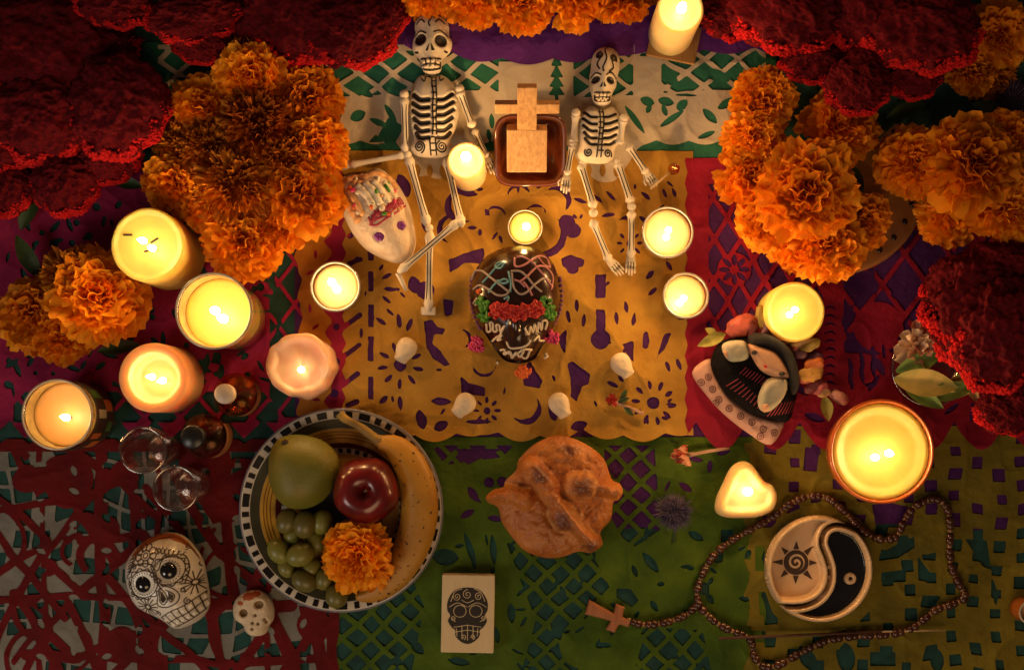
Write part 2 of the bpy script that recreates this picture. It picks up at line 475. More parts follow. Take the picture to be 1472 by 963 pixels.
# ---- green sheet under the white one, on the bank
sheet('cut_paper_banner', 'teal green paper sheet behind the white cut paper at the back', paper_mat('green_back_paper', (.03, .19, .12)), 0, (200, 60, 1120, 245),
      lambda X, Y: np.minimum(np.minimum(X - 205, 1115 - X), np.minimum(Y - 62, 232 - Y)), cell=9)

# ---- white cut paper on the bank
def white_top(X, Y):
    out = np.minimum(np.minimum(X - 228, 1100 - X), np.minimum(Y - 66, 203 + 6 * np.abs(np.sin(X / 15)) + 50 * np.exp(-((X - 618) / 36) ** 4) + 54 * np.exp(-((X - 868) / 40) ** 4) - Y))
    band = np.maximum(np.abs(Y - 106 - 5 * np.sin(X / 60)) - 30, -d_box(X, Y, 757, 130, 40, 40))
    band = np.maximum(band, -d_box(X, Y, 800, 105, 24, 40)); band = np.maximum(band, -d_box(X, Y, 930, 112, 20, 30))
    h = np.maximum(lattice(X + wob(X, Y, 5, 30, 2), Y + wob(X, Y, 3, 30, 8), 52, 38, 6.5, 20, 12), band)
    hs = []
    for k, yy in enumerate((72, 92, 108, 122, 134)):                     # little fir tree
        hs.append(PG((800, yy - 14), (800 - 7 - k * 1.4, yy + 4), (800 + 7 + k * 1.4, yy + 4)))
    hs += [B(800, 138, 2.5, 8), LF(562, 165, 34, 9, 1.0), LF(545, 178, 30, 9, .4), LF(515, 168, 24, 16, -.4), B(563, 190, 13, 15, .5),
           PG((540, 195), (560, 205), (530, 206)), LF(520, 130, 40, 14, .6), LF(573, 136, 24, 8, .1), LF(590, 135, 18, 6, 0),
           LF(912, 173, 52, 9, .95), LF(965, 172, 46, 9, -.6), LF(930, 147, 22, 13, .3), LF(957, 147, 24, 13, .2), LF(932, 158, 14, 8, -1.1), LF(955, 160, 18, 8, 1.2),
           LF(980, 152, 20, 13, -.7), C(966, 117, 7.5), LF(985, 123, 42, 6, .05), LF(985, 138, 40, 4, .05), LF(1030, 110, 40, 18, .4), LF(1045, 150, 34, 13, -.5),
           LF(1020, 168, 30, 12, .8), LF(1060, 185, 36, 14, .2), LF(1015, 195, 30, 8, -.4), LF(707, 175, 24, 8, 1.5), LF(703, 195, 20, 7, 1.4),
           LF(330, 140, 30, 12, .3), LF(290, 100, 30, 14, -.3), LF(265, 120, 26, 14, .4), LF(480, 165, 26, 13, .3), LF(480, 190, 26, 10, -.5)]
    for cx in (600, 618, 636, 846, 866, 886): hs += [LF(cx, 246, 20, 9, 1.57)]
    return np.minimum(out, np.minimum(h, holes(X, Y, hs)))
sheet('cut_paper_banner', 'white cut paper with green diamond openings behind the two skeletons', paper_mat('white_paper', (.66, .58, .46), (.56, .48, .37)), 4.3, (228, 60, 1100, 262), white_top, cell=2.3)

# ---- purple strip at the very back, scalloped
sheet('cut_paper_banner', 'purple scalloped paper edge under the row of marigolds at the top', paper_mat('purple_top_paper', (.15, .03, .30)), 5.4, (470, -30, 1130, 110),
      lambda X, Y: np.minimum(np.minimum(X - 470, 1130 - X), np.minimum(Y + 30, 70 + 16 * np.sin(X / 97) + 9 * np.abs(np.sin(X / 23)) + 16 * sm((X - 900) / 80) - Y)), cell=4)

# ---- magenta paper at the left
def magenta_left(X, Y):
    out = np.minimum(np.minimum(X + 30, 500 + 9 * (saw(Y / 26) - .5) - X), np.minimum(Y - 235, 604 + 26 * saw(X / 52 + .2) - Y))
    lat = np.maximum(lattice(X, Y, 46, 62, 5.5, 10, 4), np.maximum(np.abs(X - 412) - 24, np.abs(Y - 450) - 150))
    rows = np.maximum(lattice(X, Y, 52, 58, 6, 0, 20), np.maximum(np.abs(X - 210) - 190, np.abs(Y - 585) - 22))
    hs = []
    r = random.Random(3)
    for i in range(170):
        x, y = r.uniform(10, 385), r.uniform(270, 570)
        if r.random() < .6: hs.append(LF(x, y, r.uniform(12, 30), r.uniform(4, 9), r.uniform(0, 3.1)))
        else: hs.append(C(x, y, r.uniform(3, 6)))
    for k in range(7): hs.append(CR(370 + 3 * k, 330 + 22 * k, 17, 7, 2.6))
    hs += [PG((275, 545), (300, 505), (303, 520), (288, 556)), B(312, 515, 6, 8, .2), LF(318, 535, 26, 10, 1.7), C(484, 470, 5), C(484, 520, 5.5), C(481, 565, 6), C(486, 420, 5)]
    return np.minimum(out, np.minimum(np.minimum(lat, rows), holes(X, Y, hs)))
mag = paper_mat('magenta_paper', (.46, .022, .10), (.30, .014, .08))
sheet('cut_paper_banner', 'magenta cut paper under the candles on the left', mag, 1.5, (-30, 230, 510, 635), magenta_left,
      curl=lambda X, Y: 10 * np.clip((Y - 596) / 30, 0, 1) ** 1.5)
sheet('cut_paper_strip', 'narrow orange paper strip between the magenta paper and the small glass votive', paper_mat('orange_paper', (.66, .29, .035), (.48, .17, .02)), 3.0, (424, 318, 474, 600),
      lambda X, Y: np.minimum(np.minimum(X - 426 - 9 * saw(Y / 57), 466 + 11 * saw(Y / 33) - X) + wob(X, Y, 4, 14, 6), np.minimum(np.minimum(Y - 320, 598 - Y) + wob(X, Y, 2, 9, 6), holes(X, Y, [LF(446 + 8 * (k % 2), 340 + 26 * k, 16, 5, .6 + k) for k in range(10)]))), cell=2.4)

# ---- yellow paper in the middle
def yellow(X, Y):
    fr = 616 + 9 * np.abs(np.sin(X / 19)) + 10 * np.abs(np.sin(X / 47 + 1))
    out = np.minimum(np.minimum(X - (492 + 6 * saw(Y / 26)), 996 - X), np.minimum(Y - 192, fr - Y))
    hs = [B(533.5, (a + b) / 2, 4, (b - a) / 2) for a, b in ((352, 375), (390, 419), (438, 471), (484, 519), (541, 574), (300, 335))]
    hs += [SG(*q, 3.6) for q in ((503, 379, 519, 373), (495, 470, 518, 453), (494, 513, 517, 496), (494, 554, 515, 537), (500, 583, 514, 577), (505, 425, 517, 412), (503, 340, 518, 330))]
    hs += daisy(576, 525, 9, 9, 26, 17, 6.5, .2)
    hs += [LF(574, 462, 24, 7, 1.45), LF(589, 467, 22, 7, -1.2), LF(556, 431, 18, 6, .7), LF(562, 416, 22, 6, .1), LF(556, 398, 18, 6, -.5), LF(548, 462, 18, 6, .6),
           PG((645, 374), (668, 364), (694, 357), (697, 366), (692, 380), (668, 378), (646, 394)), PG((637, 430), (653, 432), (650, 453), (640, 455)),
           PG((609, 462), (622, 460), (628, 470), (640, 473), (637, 482), (624, 480), (622, 494), (634, 506), (647, 524), (640, 527), (622, 515), (613, 500), (612, 482)),
           PG((662, 541), (676, 552), (698, 556), (696, 569), (664, 566)), LF(634, 577, 30, 12, .05), CR(664, 487, 14, 5, 2.9), CR(696, 525, 17, 5, -1.5),
           PG((752, 527), (762, 520), (780, 548), (776, 558), (752, 554)), PG((802, 485), (815, 473), (812, 508), (806, 500)),
           PG((815, 522), (824, 520), (848, 538), (846, 552), (836, 556), (829, 577), (820, 570), (820, 545)),
           PG((806, 372), (820, 366), (834, 372), (840, 374), (838, 384), (832, 385), (824, 393), (816, 388), (808, 382)),
           B(863, 412, 7.5, 17), B(863, 465, 6.5, 20), C(863, 488, 14), PG((894, 495), (910, 490), (911, 522), (905, 516)),
           PG((925, 480), (930, 474), (934, 490), (930, 502), (924, 500)), PG((942, 518), (955, 480), (966, 478), (956, 500)),
           LF(829, 439, 20, 6, 1.5), LF(817, 456, 20, 6, 1.3), LF(839, 460, 22, 6, 1.7), LF(886, 457, 20, 6, 1.5), LF(900, 442, 20, 6, 1.4), LF(911, 459, 22, 6, 1.7),
           LF(934, 395, 18, 7, -.8), LF(937, 420, 18, 6, -.7), LF(961, 383, 18, 6, 1), LF(960, 527, 16, 6, 1.2), LF(976, 524, 18, 6, 1.2), LF(796, 544, 12, 5, 1.2),
           LF(880, 552, 20, 6, .5), LF(892, 544, 14, 5, .9)]
    hs += daisy(939, 579, 9, 10, 26, 15, 6, .1)
    hs += [CR(801, 288, 20, 9, 2.5), CR(784, 340, 30, 11, -2.4), CR(746, 282, 17, 5, 1.5), CR(712, 311, 15, 4, 1.5), CR(770, 309, 15, 4, 1.5), LF(823, 384, 16, 22, 0), LF(815, 322, 26, 24, 1.4),
           LF(834, 289, 20, 6, .3), LF(860, 287, 18, 5, .8), LF(878, 282, 20, 6, .8), LF(875, 310, 22, 6, -.2), LF(898, 314, 20, 5, -.3), LF(928, 282, 18, 6, .7), LF(955, 278, 16, 6, 1.2),
           LF(969, 278, 16, 6, 1.2), LF(925, 316, 16, 6, .6), LF(950, 300, 16, 5, -.8), C(824, 332, 11),
           LF(580, 268, 36, 20, 1.2), LF(668, 276, 40, 13, .25), CR(663, 298, 24, 10, -.4), CR(648, 330, 20, 8, .2), LF(611, 325, 20, 9, 1.4), LF(596, 410, 26, 18, 1.3), C(612, 418, 13), LF(700, 305, 12, 5, 1),
           LF(720, 345, 14, 5, 1.2), LF(690, 335, 12, 5, 1.6)]
    # openings over the lower edge
    hs += [LF(606, 603, 30, 15, 1.3), LF(634, 612, 22, 15, -.4), LF(688, 606, 40, 7, 0), CR(756, 588, 22, 9, -2.2), LF(795, 592, 30, 13, 1.3), LF(832, 612, 26, 14, -.3), LF(856, 580, 10, 4, 1.2),
           LF(930, 604, 14, 5, 1.3), LF(955, 601, 12, 6, .3), LF(964, 585, 12, 4, 0), LF(576, 580, 22, 7, 1.5), LF(552, 575, 18, 8, -.8)]
    r = random.Random(12)
    for i in range(46):
        x, y = r.uniform(500, 990), r.uniform(262, 612)
        if abs(x - 740) < 80 and 340 < y < 540: continue
        hs.append(LF(x, y, r.uniform(9, 17), r.uniform(3.2, 5), r.uniform(0, 3.1)))
    hs += daisy(700, 590, 5, 8, 15, 11, 4.5) + daisy(905, 350, 5, 8, 15, 11, 4.5) + daisy(545, 300, 5, 7, 15, 11, 4.5)
    return np.minimum(out, holes(X, Y, hs) + wob(X, Y, .8, 6, 9))
sheet('cut_paper_banner', 'yellow orange cut paper under the dark chocolate skull in the middle', paper_mat('yellow_paper', (.60, .34, .055), (.42, .21, .030)), 2.9, (480, 220, 1000, 640), yellow, cell=2.3,
      curl=lambda X, Y: 5 * np.clip((Y - 612) / 20, 0, 1))

# ---- magenta paper at the right
def magenta_right(X, Y):
    out = np.minimum(np.minimum(X - 984 - 4 * saw(Y / 31), 1500 - X), np.minimum(Y - 228, 606 + 40 * np.abs(np.sin((X - 1000) / 74 * math.pi)) - Y))
    lat = np.maximum(lattice(X + wob(X, Y, 3, 40, 2), Y, 37, 60, 6.5, 8, 14), np.maximum(np.abs(X - 1100) - 82, np.abs(Y - 370) - 105))
    lat = np.maximum(lat, -d_circ(X, Y, 1055, 388, 24))
    lat2 = np.maximum(lattice(X, Y, 64, 88, 7, 20, 14), np.maximum(np.abs(X - 1300) - 88, np.abs(Y - 420) - 88))
    lat2 = np.maximum(lat2, -d_circ(X, Y, 1262, 470, 36)); lat2 = np.maximum(lat2, -d_circ(X, Y, 1240, 360, 30))
    hs = daisy(1055, 388, 0, 8, 14, 18, 7.5)
    for k in range(11): hs.append(CR(1192, 448 + 12 * k, 9, 3.5, 1.5))
    for k in range(6): hs.append(LF(1222 + (k % 3) * 16, 548 - 20 * (k // 3) - 9 * (k % 3), 30, 7, 1.4))
    for k in range(5): hs.append(CR(1222 + 5 * k, 345 + 17 * k, 20, 6, 2.3))
    r = random.Random(5)
    for i in range(50):
        x, y = r.uniform(1210, 1480), r.uniform(300, 600)
        hs.append(LF(x, y, r.uniform(14, 34), r.uniform(5, 11), r.uniform(0, 3.1)))
    hs += [LF(1020, 470, 18, 7, .9), LF(1150, 560, 30, 10, .6), LF(1030, 570, 22, 8, 2), LF(1170, 600, 34, 12, .3)]
    return np.minimum(out, np.minimum(np.minimum(lat, lat2), holes(X, Y, hs)))
sheet('cut_paper_banner', 'crimson magenta cut paper with diamond lattice under the rag doll on the right', paper_mat('crimson_paper', (.40, .012, .045), (.24, .008, .035)), 3.9, (980, 225, 1500, 650), magenta_right,
      curl=lambda X, Y: 7 * np.clip((Y - 606) / 36, 0, 1) ** 1.4)

# ---- bottom left: white cut paper with the red one over it
def white_low(X, Y):
    out = np.minimum(np.minimum(X + 30, 484 - X), np.minimum(Y - 640, 990 - Y))
    X = X + wob(X, Y, 16, 75, 41); Y = Y + wob(X, Y, 14, 65, 42)
    cx = np.floor(X / 34 + .25 * np.sin(Y / 70)); cy = np.floor(Y / 29 + .2 * np.sin(X / 60))
    fx = (X / 34 + .25 * np.sin(Y / 70)) - cx; fy = (Y / 29 + .2 * np.sin(X / 60)) - cy
    cell = np.maximum(np.abs(fx - .5) * 34, np.abs(fy - .5) * 29 + 2.5) - 14.2
    hsh = np.sin(cx * 12.9898 + cy * 78.233) * 43758.5453; keep = (hsh - np.floor(hsh)) < .55
    return np.minimum(out, np.where(keep, cell, np.abs(cell) + 3))
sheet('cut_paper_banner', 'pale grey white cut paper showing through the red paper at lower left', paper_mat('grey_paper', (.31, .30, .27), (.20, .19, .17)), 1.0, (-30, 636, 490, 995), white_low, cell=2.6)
def red_low(X, Y):
    r = random.Random(21); d = None
    A = X + wob(X, Y, 7, 55, 15); Bq = Y + wob(X, Y, 7, 55, 16)
    def add(q):
        nonlocal d
        d = q if d is None else np.minimum(d, q)
    def strip(x1, y1, x2, y2, wd): add(d_seg(A, Bq, x1, y1, x2, y2, wd))
    for q in ((-30, 742, 120, 712, 4.5), (120, 712, 175, 690, 5), (-30, 862, 60, 858, 5.5), (60, 858, 190, 862, 5), (40, 944, 110, 942, 7), (110, 942, 240, 900, 6), (142, 640, 150, 990, 7.5), (128, 740, 166, 800, 9),
              (-30, 960, 70, 770, 5), (0, 770, 90, 890, 5), (70, 770, -20, 700, 5), (20, 850, 95, 975, 6), (95, 870, 150, 980, 6), (95, 870, 20, 950, 5), (150, 690, 60, 800, 5), (160, 830, 250, 990, 7),
              (300, 860, 330, 990, 7), (395, 890, 320, 990, 7), (395, 880, 430, 990, 8), (240, 900, 160, 980, 6), (200, 880, 330, 990, 5), (290, 872, 420, 870, 8), (330, 948, 470, 944, 6), (140, 948, 330, 952, 5),
              (205, 700, 260, 760, 6), (175, 700, 225, 745, 6), (250, 680, 320, 800, 7), (330, 640, 270, 720, 6), (320, 800, 400, 870, 6), (40, 700, 110, 650, 6), (110, 650, 180, 700, 6), (180, 655, 200, 800, 8), (20, 650, 60, 720, 5),
              (100, 770, 190, 770, 6), (0, 820, 60, 780, 5), (60, 800, 120, 860, 6), (190, 790, 120, 850, 6), (60, 900, 100, 940, 6), (30, 980, 70, 920, 6), (320, 650, 340, 870, 8), (300, 720, 345, 740, 10), (345, 690, 420, 640, 8),
              (440, 865, 470, 990, 11), (465, 870, 400, 975, 6), (478, 860, 480, 990, 9), (225, 640, 230, 990, 4), (60, 640, 62, 990, 4), (385, 640, 388, 990, 4)):
        strip(*q)
    for k in range(22):
        cx, cy, R = r.uniform(-10, 440), r.uniform(660, 970), r.uniform(22, 60)
        q = np.abs(np.hypot(A - cx, Bq - cy) - R) - r.uniform(3, 5.5)
        a0 = r.uniform(0, 6.28); an = (np.arctan2(Bq - cy, A - cx) - a0) % 6.2832
        add(np.where(an < 2.6, q, 9))
    for cx, cy, rr in ((98, 690, 36), (175, 680, 22), (330, 720, 36), (200, 780, 16), (300, 670, 40), (175, 930, 26), (40, 690, 20), (70, 815, 14), (450, 900, 24), (225, 960, 22), (150, 760, 20)):
        add(d_circ(A, Bq, cx, cy, rr))
    add(np.abs(Y - 640) - 9); add(np.abs(Y - 985) - 10)
    pock = holes(X, Y, [LF(60 + 47 * (i % 9), 668 + 38 * (i // 9) + 9 * (i % 2), 17, 9, i * 1.3) for i in range(72)])
    out = np.minimum(np.minimum(X + 30, 488 - X), np.minimum(Y - 622 - 16 * saw(X / 44), 990 - Y))
    return np.minimum(np.minimum(out, -d), pock)
sheet('cut_paper_banner', 'deep red cut paper lattice under the painted ceramic skull', paper_mat('red_paper', (.19, .007, .009), (.11, .005, .007)), 3.4, (-30, 615, 495, 995), red_low, cell=2.3, wr=2.4)

# ---- bottom middle: green paper
def green_low(X, Y):
    out = np.minimum(np.minimum(X - 484, 1094 + 7 * np.abs(np.sin(Y / 17)) - X), np.minimum(Y - 628, 990 - Y))
    wl = lambda q: wob(X, Y, 3, 35, q)
    L1 = lattice(X + wl(1), Y + wl(2), 39, 37, 7, 6, 9)
    reg = np.minimum(d_poly(X, Y, ((484, 1000), (484, 868), (575, 790), (610, 870), (585, 1000))), d_poly(X, Y, ((728, 780), (840, 775), (880, 850), (830, 900), (850, 1000), (740, 1000), (770, 890))))
    reg = np.minimum(reg, d_poly(X, Y, ((868, 640), (940, 640), (950, 760), (905, 790), (870, 730))))
    reg = np.minimum(reg, d_poly(X, Y, ((930, 900), (1010, 905), (1030, 1000), (900, 1000)))); reg = np.minimum(reg, d_poly(X, Y, ((620, 640), (740, 640), (735, 655), (640, 668))))
    reg = np.maximum(reg, -d_circ(X, Y, 700, 880, 62)); reg = np.maximum(reg, -d_circ(X, Y, 840, 925, 36))
    h = np.maximum(L1, reg)
    hs = [LF(680, 710, 26, 12, 1.0), C(703, 693, 7.5), C(722, 692, 7.5), LF(672, 738, 24, 10, -.5), LF(712, 745, 24, 9, .15), LF(676, 790, 56, 10, 1.25), LF(709, 790, 46, 10, 1.5), PG((655, 645), (725, 645), (700, 654), (672, 668)),
          LF(935, 808, 38, 13, .9), LF(912, 820, 20, 8, 1.2), PG((886, 845), (906, 845), (918, 862), (908, 872), (886, 858)), LF(555, 812, 50, 26, .2), LF(640, 800, 40, 24, .1), LF(735, 880, 30, 12, 1.5), LF(714, 912, 26, 9, 1.4),
          LF(1000, 770, 26, 12, .5), LF(1020, 860, 18, 10, 1), B(1010, 845, 9, 9, .1), LF(985, 700, 24, 10, .6), B(1045, 770, 9, 9), B(1032, 800, 7, 8), LF(965, 940, 24, 10, .4), LF(940, 870, 20, 9, 1), LF(1070, 860, 18, 8, .2),
          LF(600, 930, 26, 14, .8), LF(570, 950, 20, 12, .2), LF(660, 950, 34, 12, .2), LF(800, 905, 30, 14, 1.2), LF(1000, 660, 24, 8, .2), LF(1040, 650, 22, 8, -.3)]
    r = random.Random(14); hs += [LF(r.uniform(640, 1080), r.uniform(650, 980), r.uniform(12, 24), r.uniform(4, 8), r.uniform(0, 3.1)) for i in range(60)]
    return np.minimum(out, np.minimum(h, holes(X, Y, hs)))
sheet('cut_paper_banner', 'leaf green cut paper under the sugared bread', paper_mat('green_paper', (.105, .18, .014), (.050, .105, .010)), 2.1, (480, 620, 1105, 995), green_low, cell=2.3)

# ---- bottom right: olive paper with square holes
def olive_low(X, Y):
    out = np.minimum(np.minimum(X - 1068 - 8 * np.abs(np.sin(Y / 17)), 1500 - X), np.minimum(Y - 612, 990 - Y))
    U = X + wob(X, Y, 6, 60, 31); Vv = Y + wob(X, Y, 6, 60, 32)
    cx = np.floor(U / 33.0); row = cx % 2; cy = np.floor(Vv / 34.0 + row * .5)
    fx = U / 33.0 - cx - .5; fy = Vv / 34.0 + row * .5 - cy - .5
    hsh = np.sin(cx * 41.3 + cy * 17.7) * 4375.85; hv = hsh - np.floor(hsh)
    sz = 6.0 + 3.4 * hv
    sq = np.maximum(np.abs(fx * 33 + fy * (hv - .5) * 6), np.abs(fy * 34)) - sz
    sq = np.where(hv < .16, 6, sq)
    sq = np.maximum(sq, -d_circ(X, Y, 1178, 818, 92))
    for q in ((1330, 770, 26), (1400, 900, 22), (1300, 690, 20)): sq = np.maximum(sq, -d_circ(X, Y, *q))
    hs = [PG((1252, 725), (1278, 722), (1306, 728), (1300, 745), (1288, 758), (1258, 756)), PG((1265, 795), (1312, 770), (1314, 786), (1290, 802), (1262, 806)), PG((1318, 798), (1346, 836), (1320, 834)),
          PG((1266, 822), (1302, 818), (1302, 836), (1266, 836)), PG((1386, 774), (1418, 776), (1424, 818), (1412, 814)), LF(1428, 850, 42, 8, 1.4), LF(1346, 948, 36, 20, 1.5), LF(1216, 945, 46, 26, 1.5), LF(1160, 945, 44, 22, 1.0),
          B(1092, 802, 7, 18), PG((1090, 850), (1100, 850), (1112, 885), (1092, 884)), B(1090, 914, 10, 8), B(1268, 946, 18, 10), PG((1325, 855), (1352, 856), (1340, 874), (1322, 872)), B(1165, 660, 10, 17, .1)]
    return np.minimum(out, np.minimum(sq, holes(X, Y, hs)))
sheet('cut_paper_banner', 'olive yellow cut paper with small square holes under the round two-part dish', paper_mat('olive_paper', (.27, .21, .022), (.15, .12, .014)), 3.3, (1060, 606, 1500, 995), olive_low, cell=2.3)

# ================================================================ CANDLES
WAX = lambda n, c, s=.8: mat(n, c, .38, .06, 30, .12, 90, sss=s, sss_r=(1, .55, .22), sss_s=.030, spec=.4)
wax_cream = WAX('cream_wax', (.82, .64, .31)); wax_yellow = WAX('yellow_wax', (.84, .64, .17)); wax_pink = WAX('pink_wax', (.76, .46, .31))
wick_m = mat('burnt_wick', (.02, .015, .012), .9)
jar_m = thin_glass('jar_glass', (.97, .95, .9)); jar_amber = thin_glass('amber_jar_glass', (.96, .62, .3), (.95, .75, .5))

def flame_mesh(x, Y, z, h, r, lean=(0, 0)):
    prof = [(0.05, 0), (.55, .08), (.92, .22), (1, .36), (.86, .54), (.55, .74), (.25, .9), (.02, 1)]
    n = 14; V = []; F = []; m = len(prof)
    for j in range(n):
        a = 2 * math.pi * j / n
        for q, t in prof:
            V.append((x + q * r * math.cos(a) + lean[0] * t * t, Y + q * r * math.sin(a) + lean[1] * t * t, z + t * h))
    for j in range(n):
        k = (j + 1) % n
        for i in range(m - 1): F.append((j * m + i, k * m + i, k * m + i + 1, j * m + i + 1))
    return np.array(V), F
def burn(t, x, Y, z, h=30, r=6.0, W=None, lean=None, wick=7):
    """a wick with a flame and its light, standing on the wax at z"""
    h *= 1.4; r *= .98
    lean = lean or (random.uniform(-3, 3), random.uniform(-3, 3))
    wk = t.part('wick', tube([(x, Y, z - 2), (x + .6, Y, z + wick * .6), (x + 2, Y + 1, z + wick)], 1.5, 6), wick_m)
    t.part('flame', flame_mesh(x, Y, z + wick * .55, h, r, lean), flame_mat())
    t.light((x + lean[0] * .3, Y + lean[1] * .3, z + wick * .55 + h * .86), CANDLE_W if W is None else W, 6.5)
def ripple(vf, amp, s, seed, zmin=-1e9, rad=None):
    v, f = vf; v = v.copy(); k = v[:, 2] > zmin
    n1 = vnoise(v[:, 0] / s, v[:, 1] / s, v[:, 2] / s, seed) * amp; n2 = vnoise(v[:, 0] / s, v[:, 1] / s, v[:, 2] / s, seed + 5) * amp
    v[k, 0] += n1[k]; v[k, 1] += n2[k]
    v[k, 2] += (vnoise(v[:, 0] / s, v[:, 1] / s, v[:, 2] / s, seed + 9) * amp)[k]
    return v, f
def pillar(px, py, r, h, label, m=wax_cream, well=4, wall=6, base=0.0, flames=((0, 0),), W=None, fh=30, fr=6.0, rag=.8, z0=None, name='pillar_candle', seed=1):
    zt = base + h
    x, Y = P(px, py, zt); rr = r * (D - zt) / D
    t = Thing(name, label, 'candle', (x, Y, base))
    prof = [(rr * .96, base), (rr, base + 3), (rr, base + h * .5), (rr, zt - 3), (rr - 1.5, zt - .6), (rr - 3, zt), (rr - wall, zt - .8), (rr - wall - 2.5, zt - well * .7), (rr - wall - 6, zt - well), (rr * .5, zt - well), (rr * .2, zt - well - .5), (.3, zt - well - .8)]
    t.part('wax', ripple(lathe(x, Y, prof, 72, cap0=True), rag, 14, seed, base + 1), m)
    for dx, dy in flames: burn(t, x + dx, Y - dy, zt - well - .6, fh, fr, W)  # of two flames, one is drawn for the reflection in the wax
    return t
def jar(px, py, r, h, depth, label, glass=jar_m, wax=wax_cream, flames=((0, 0),), W=None, fh=28, fr=6.0, inner=None, taper=.95, name='glass_candle', thick=2.5):
    x, Y = P(px, py, h); rr = r * (D - h) / D
    t = Thing(name, label, 'candle', (x, Y, 1))
    g = [(rr * taper * .9, 1), (rr * taper, 4), (rr * (taper + 1) / 2, h * .5), (rr - .5, h - 2), (rr - .3, h), (rr - thick * .6, h + .8), (rr - thick, h - .3), (rr * (taper + 1) / 2 - thick, h * .5), (rr * taper - thick, 8), (.3, 7)]
    t.part('glass', lathe(x, Y, g, 72, cap0=True), glass)
    rim = t.part('rim', lathe(x, Y, [(rr - thick - .2, h), (rr - thick * .5, h + 1.4), (rr + .3, h)], 72), mat('glass_rim', (.42, .36, .28), .12, .05, spec=.8))
    zw = h - depth; ri = (rr - thick) * .965 if inner is None else inner
    wp_ = [(ri * taper, 9), (ri * (taper + 1) / 2, zw * .5), (ri, zw - 2), (ri - 1.5, zw), (ri - 5, zw - .8), (ri * .5, zw - 1.6), (.3, zw - 2)]
    t.part('wax', ripple(lathe(x, Y, wp_, 64, cap0=True), .4, 16, int(px), 10), wax)
    if depth > 20:                              # thin film of wax left on the glass above the pool
        t.part('wax_film', lathe(x, Y, [(ri + .2, zw - 1), (ri + .7, zw + depth * .3), (ri + .9, zw + depth * .62), (ri + 1.0, h - 5)], 64), mat('wax_film', (.80, .58, .22), .5, .25, 60, trans=.55))
    for dx, dy in flames: burn(t, x + dx, Y - dy, zw - 1.6, fh, fr, W)  # a paired flame is drawn in place of the first one's reflection
    return t, x, Y, rr

pillar(212, 352, 53, 112, 'tall yellow pillar candle beside the left marigolds, without a glass', wax_yellow, 4, 5, flames=((-2, -4), (10, 6)), fh=26, fr=4.6, W=CANDLE_W * .36, seed=2)
zt = 108.6
for k, (a, b, an) in enumerate(((184, 338, 0), (214, 360, 60), (222, 346, 10))):
    x, Y = P(a, b, zt); single('match_stub', tube([(x - 6 * math.cos(an), Y - 6 * math.sin(an), zt + .6), (x + 6 * math.cos(an), Y + 6 * math.sin(an), zt + 1)], 1.3, 6), wick_m, ('thin black burnt stub at the left on the tall yellow pillar candle', 'thin black burnt stub below the flames on the tall yellow pillar candle', 'thin black burnt stub right of the flames on the tall yellow pillar candle')[k], 'burnt match', (x, Y, zt), 'burnt stubs in the wax')
j, x, Y, rr = jar(307, 447, 55, 125, 34, 'largest clear glass jar candle on the magenta paper', wax=wax_yellow, flames=((-2, -2), (9, 9)), W=CANDLE_W * .46, fh=30, fr=6)
pillar(220, 543, 50, 88, 'thick walled round candle with a sunken pool, above the two shot glasses', WAX('amber_wax', (.76, .47, .22)), 30, 13, flames=((-6, -2), (9, 3)), fh=22, fr=4.5, W=CANDLE_W * .38, rag=.5, seed=3)
j, x, Y, rr = jar(82, 596, 51, 105, 30, 'glass candle with a dark printed picture label, at the left edge', wax=WAX('orange_wax', (.74, .43, .18)), flames=((6, 4),), fh=24, fr=5, W=CANDLE_W * .8)
# printed picture wrapped round the right of that jar
def wrap(x, Y, r, z0, z1, a0, a1, n=24):
    V = []; F = []
    for i in range(n + 1):
        a = a0 + (a1 - a0) * i / n
        V += [(x + r * math.cos(a), Y + r * math.sin(a), z0), (x + r * math.cos(a), Y + r * math.sin(a), z1)]
    for i in range(n): F.append((2 * i, 2 * i + 2, 2 * i + 3, 2 * i + 1))
    return np.array(V), F
lab = j.part('printed_label', wrap(x, Y, rr + .4, 18, 92, -1.9, 1.2), mat('label_print', (.02, .05, .03), .45, .3, 55, col2=(.07, .012, .01)))
orange_print = mat('label_orange', (.62, .16, .03), .5); green_print = mat('label_green', (.10, .22, .04), .5); cream_print = mat('label_cream', (.6, .5, .3), .5)
for k, (a0, a1, z0, z1, m_) in enumerate(((-1.2, -.85, 30, 60, orange_print), (-.75, -.55, 50, 82, orange_print), (-.5, -.2, 25, 44, green_print), (-.1, .15, 52, 80, cream_print), (.1, .45, 26, 52, orange_print), (-1.6, -1.35, 55, 85, green_print), (.5, .8, 55, 84, green_print))):
    j.part('label_print', wrap(x, Y, rr + .8, z0, z1, a0, a1, 6), m_, lab)
pillar(430, 525, 47, 58, 'pink pillar candle with a ragged dripped rim', wax_pink, 9, 8, flames=((4, 6),), fh=18, fr=4.5, W=CANDLE_W * .11, rag=3.4, seed=5)
jar(482, 412, 36, 60, 9, 'small glass votive on the orange strip left of the yellow paper', wax=wax_cream, flames=((-4, -5), (3, 4)), fh=24, fr=5.5, W=CANDLE_W * .36, taper=.86)
pillar(670, 231, 27, 88, 'slim bright pillar candle in front of the tall skeleton', wax_cream, 3, 4, flames=((0, -3),), fh=24, fr=7, W=CANDLE_W * 1.0, rag=.4, seed=6)
tl, x, Y, rr = jar(755, 327, 25, 22, 4, 'tiny tealight between the cross and the dark chocolate skull', glass=mat('tealight_cup', (.7, .55, .35), .25, metal=.9), wax=wax_yellow, flames=((1, 0),), fh=22, fr=5.5, W=CANDLE_W * 1.0, taper=.97, thick=1.2, name='tealight')
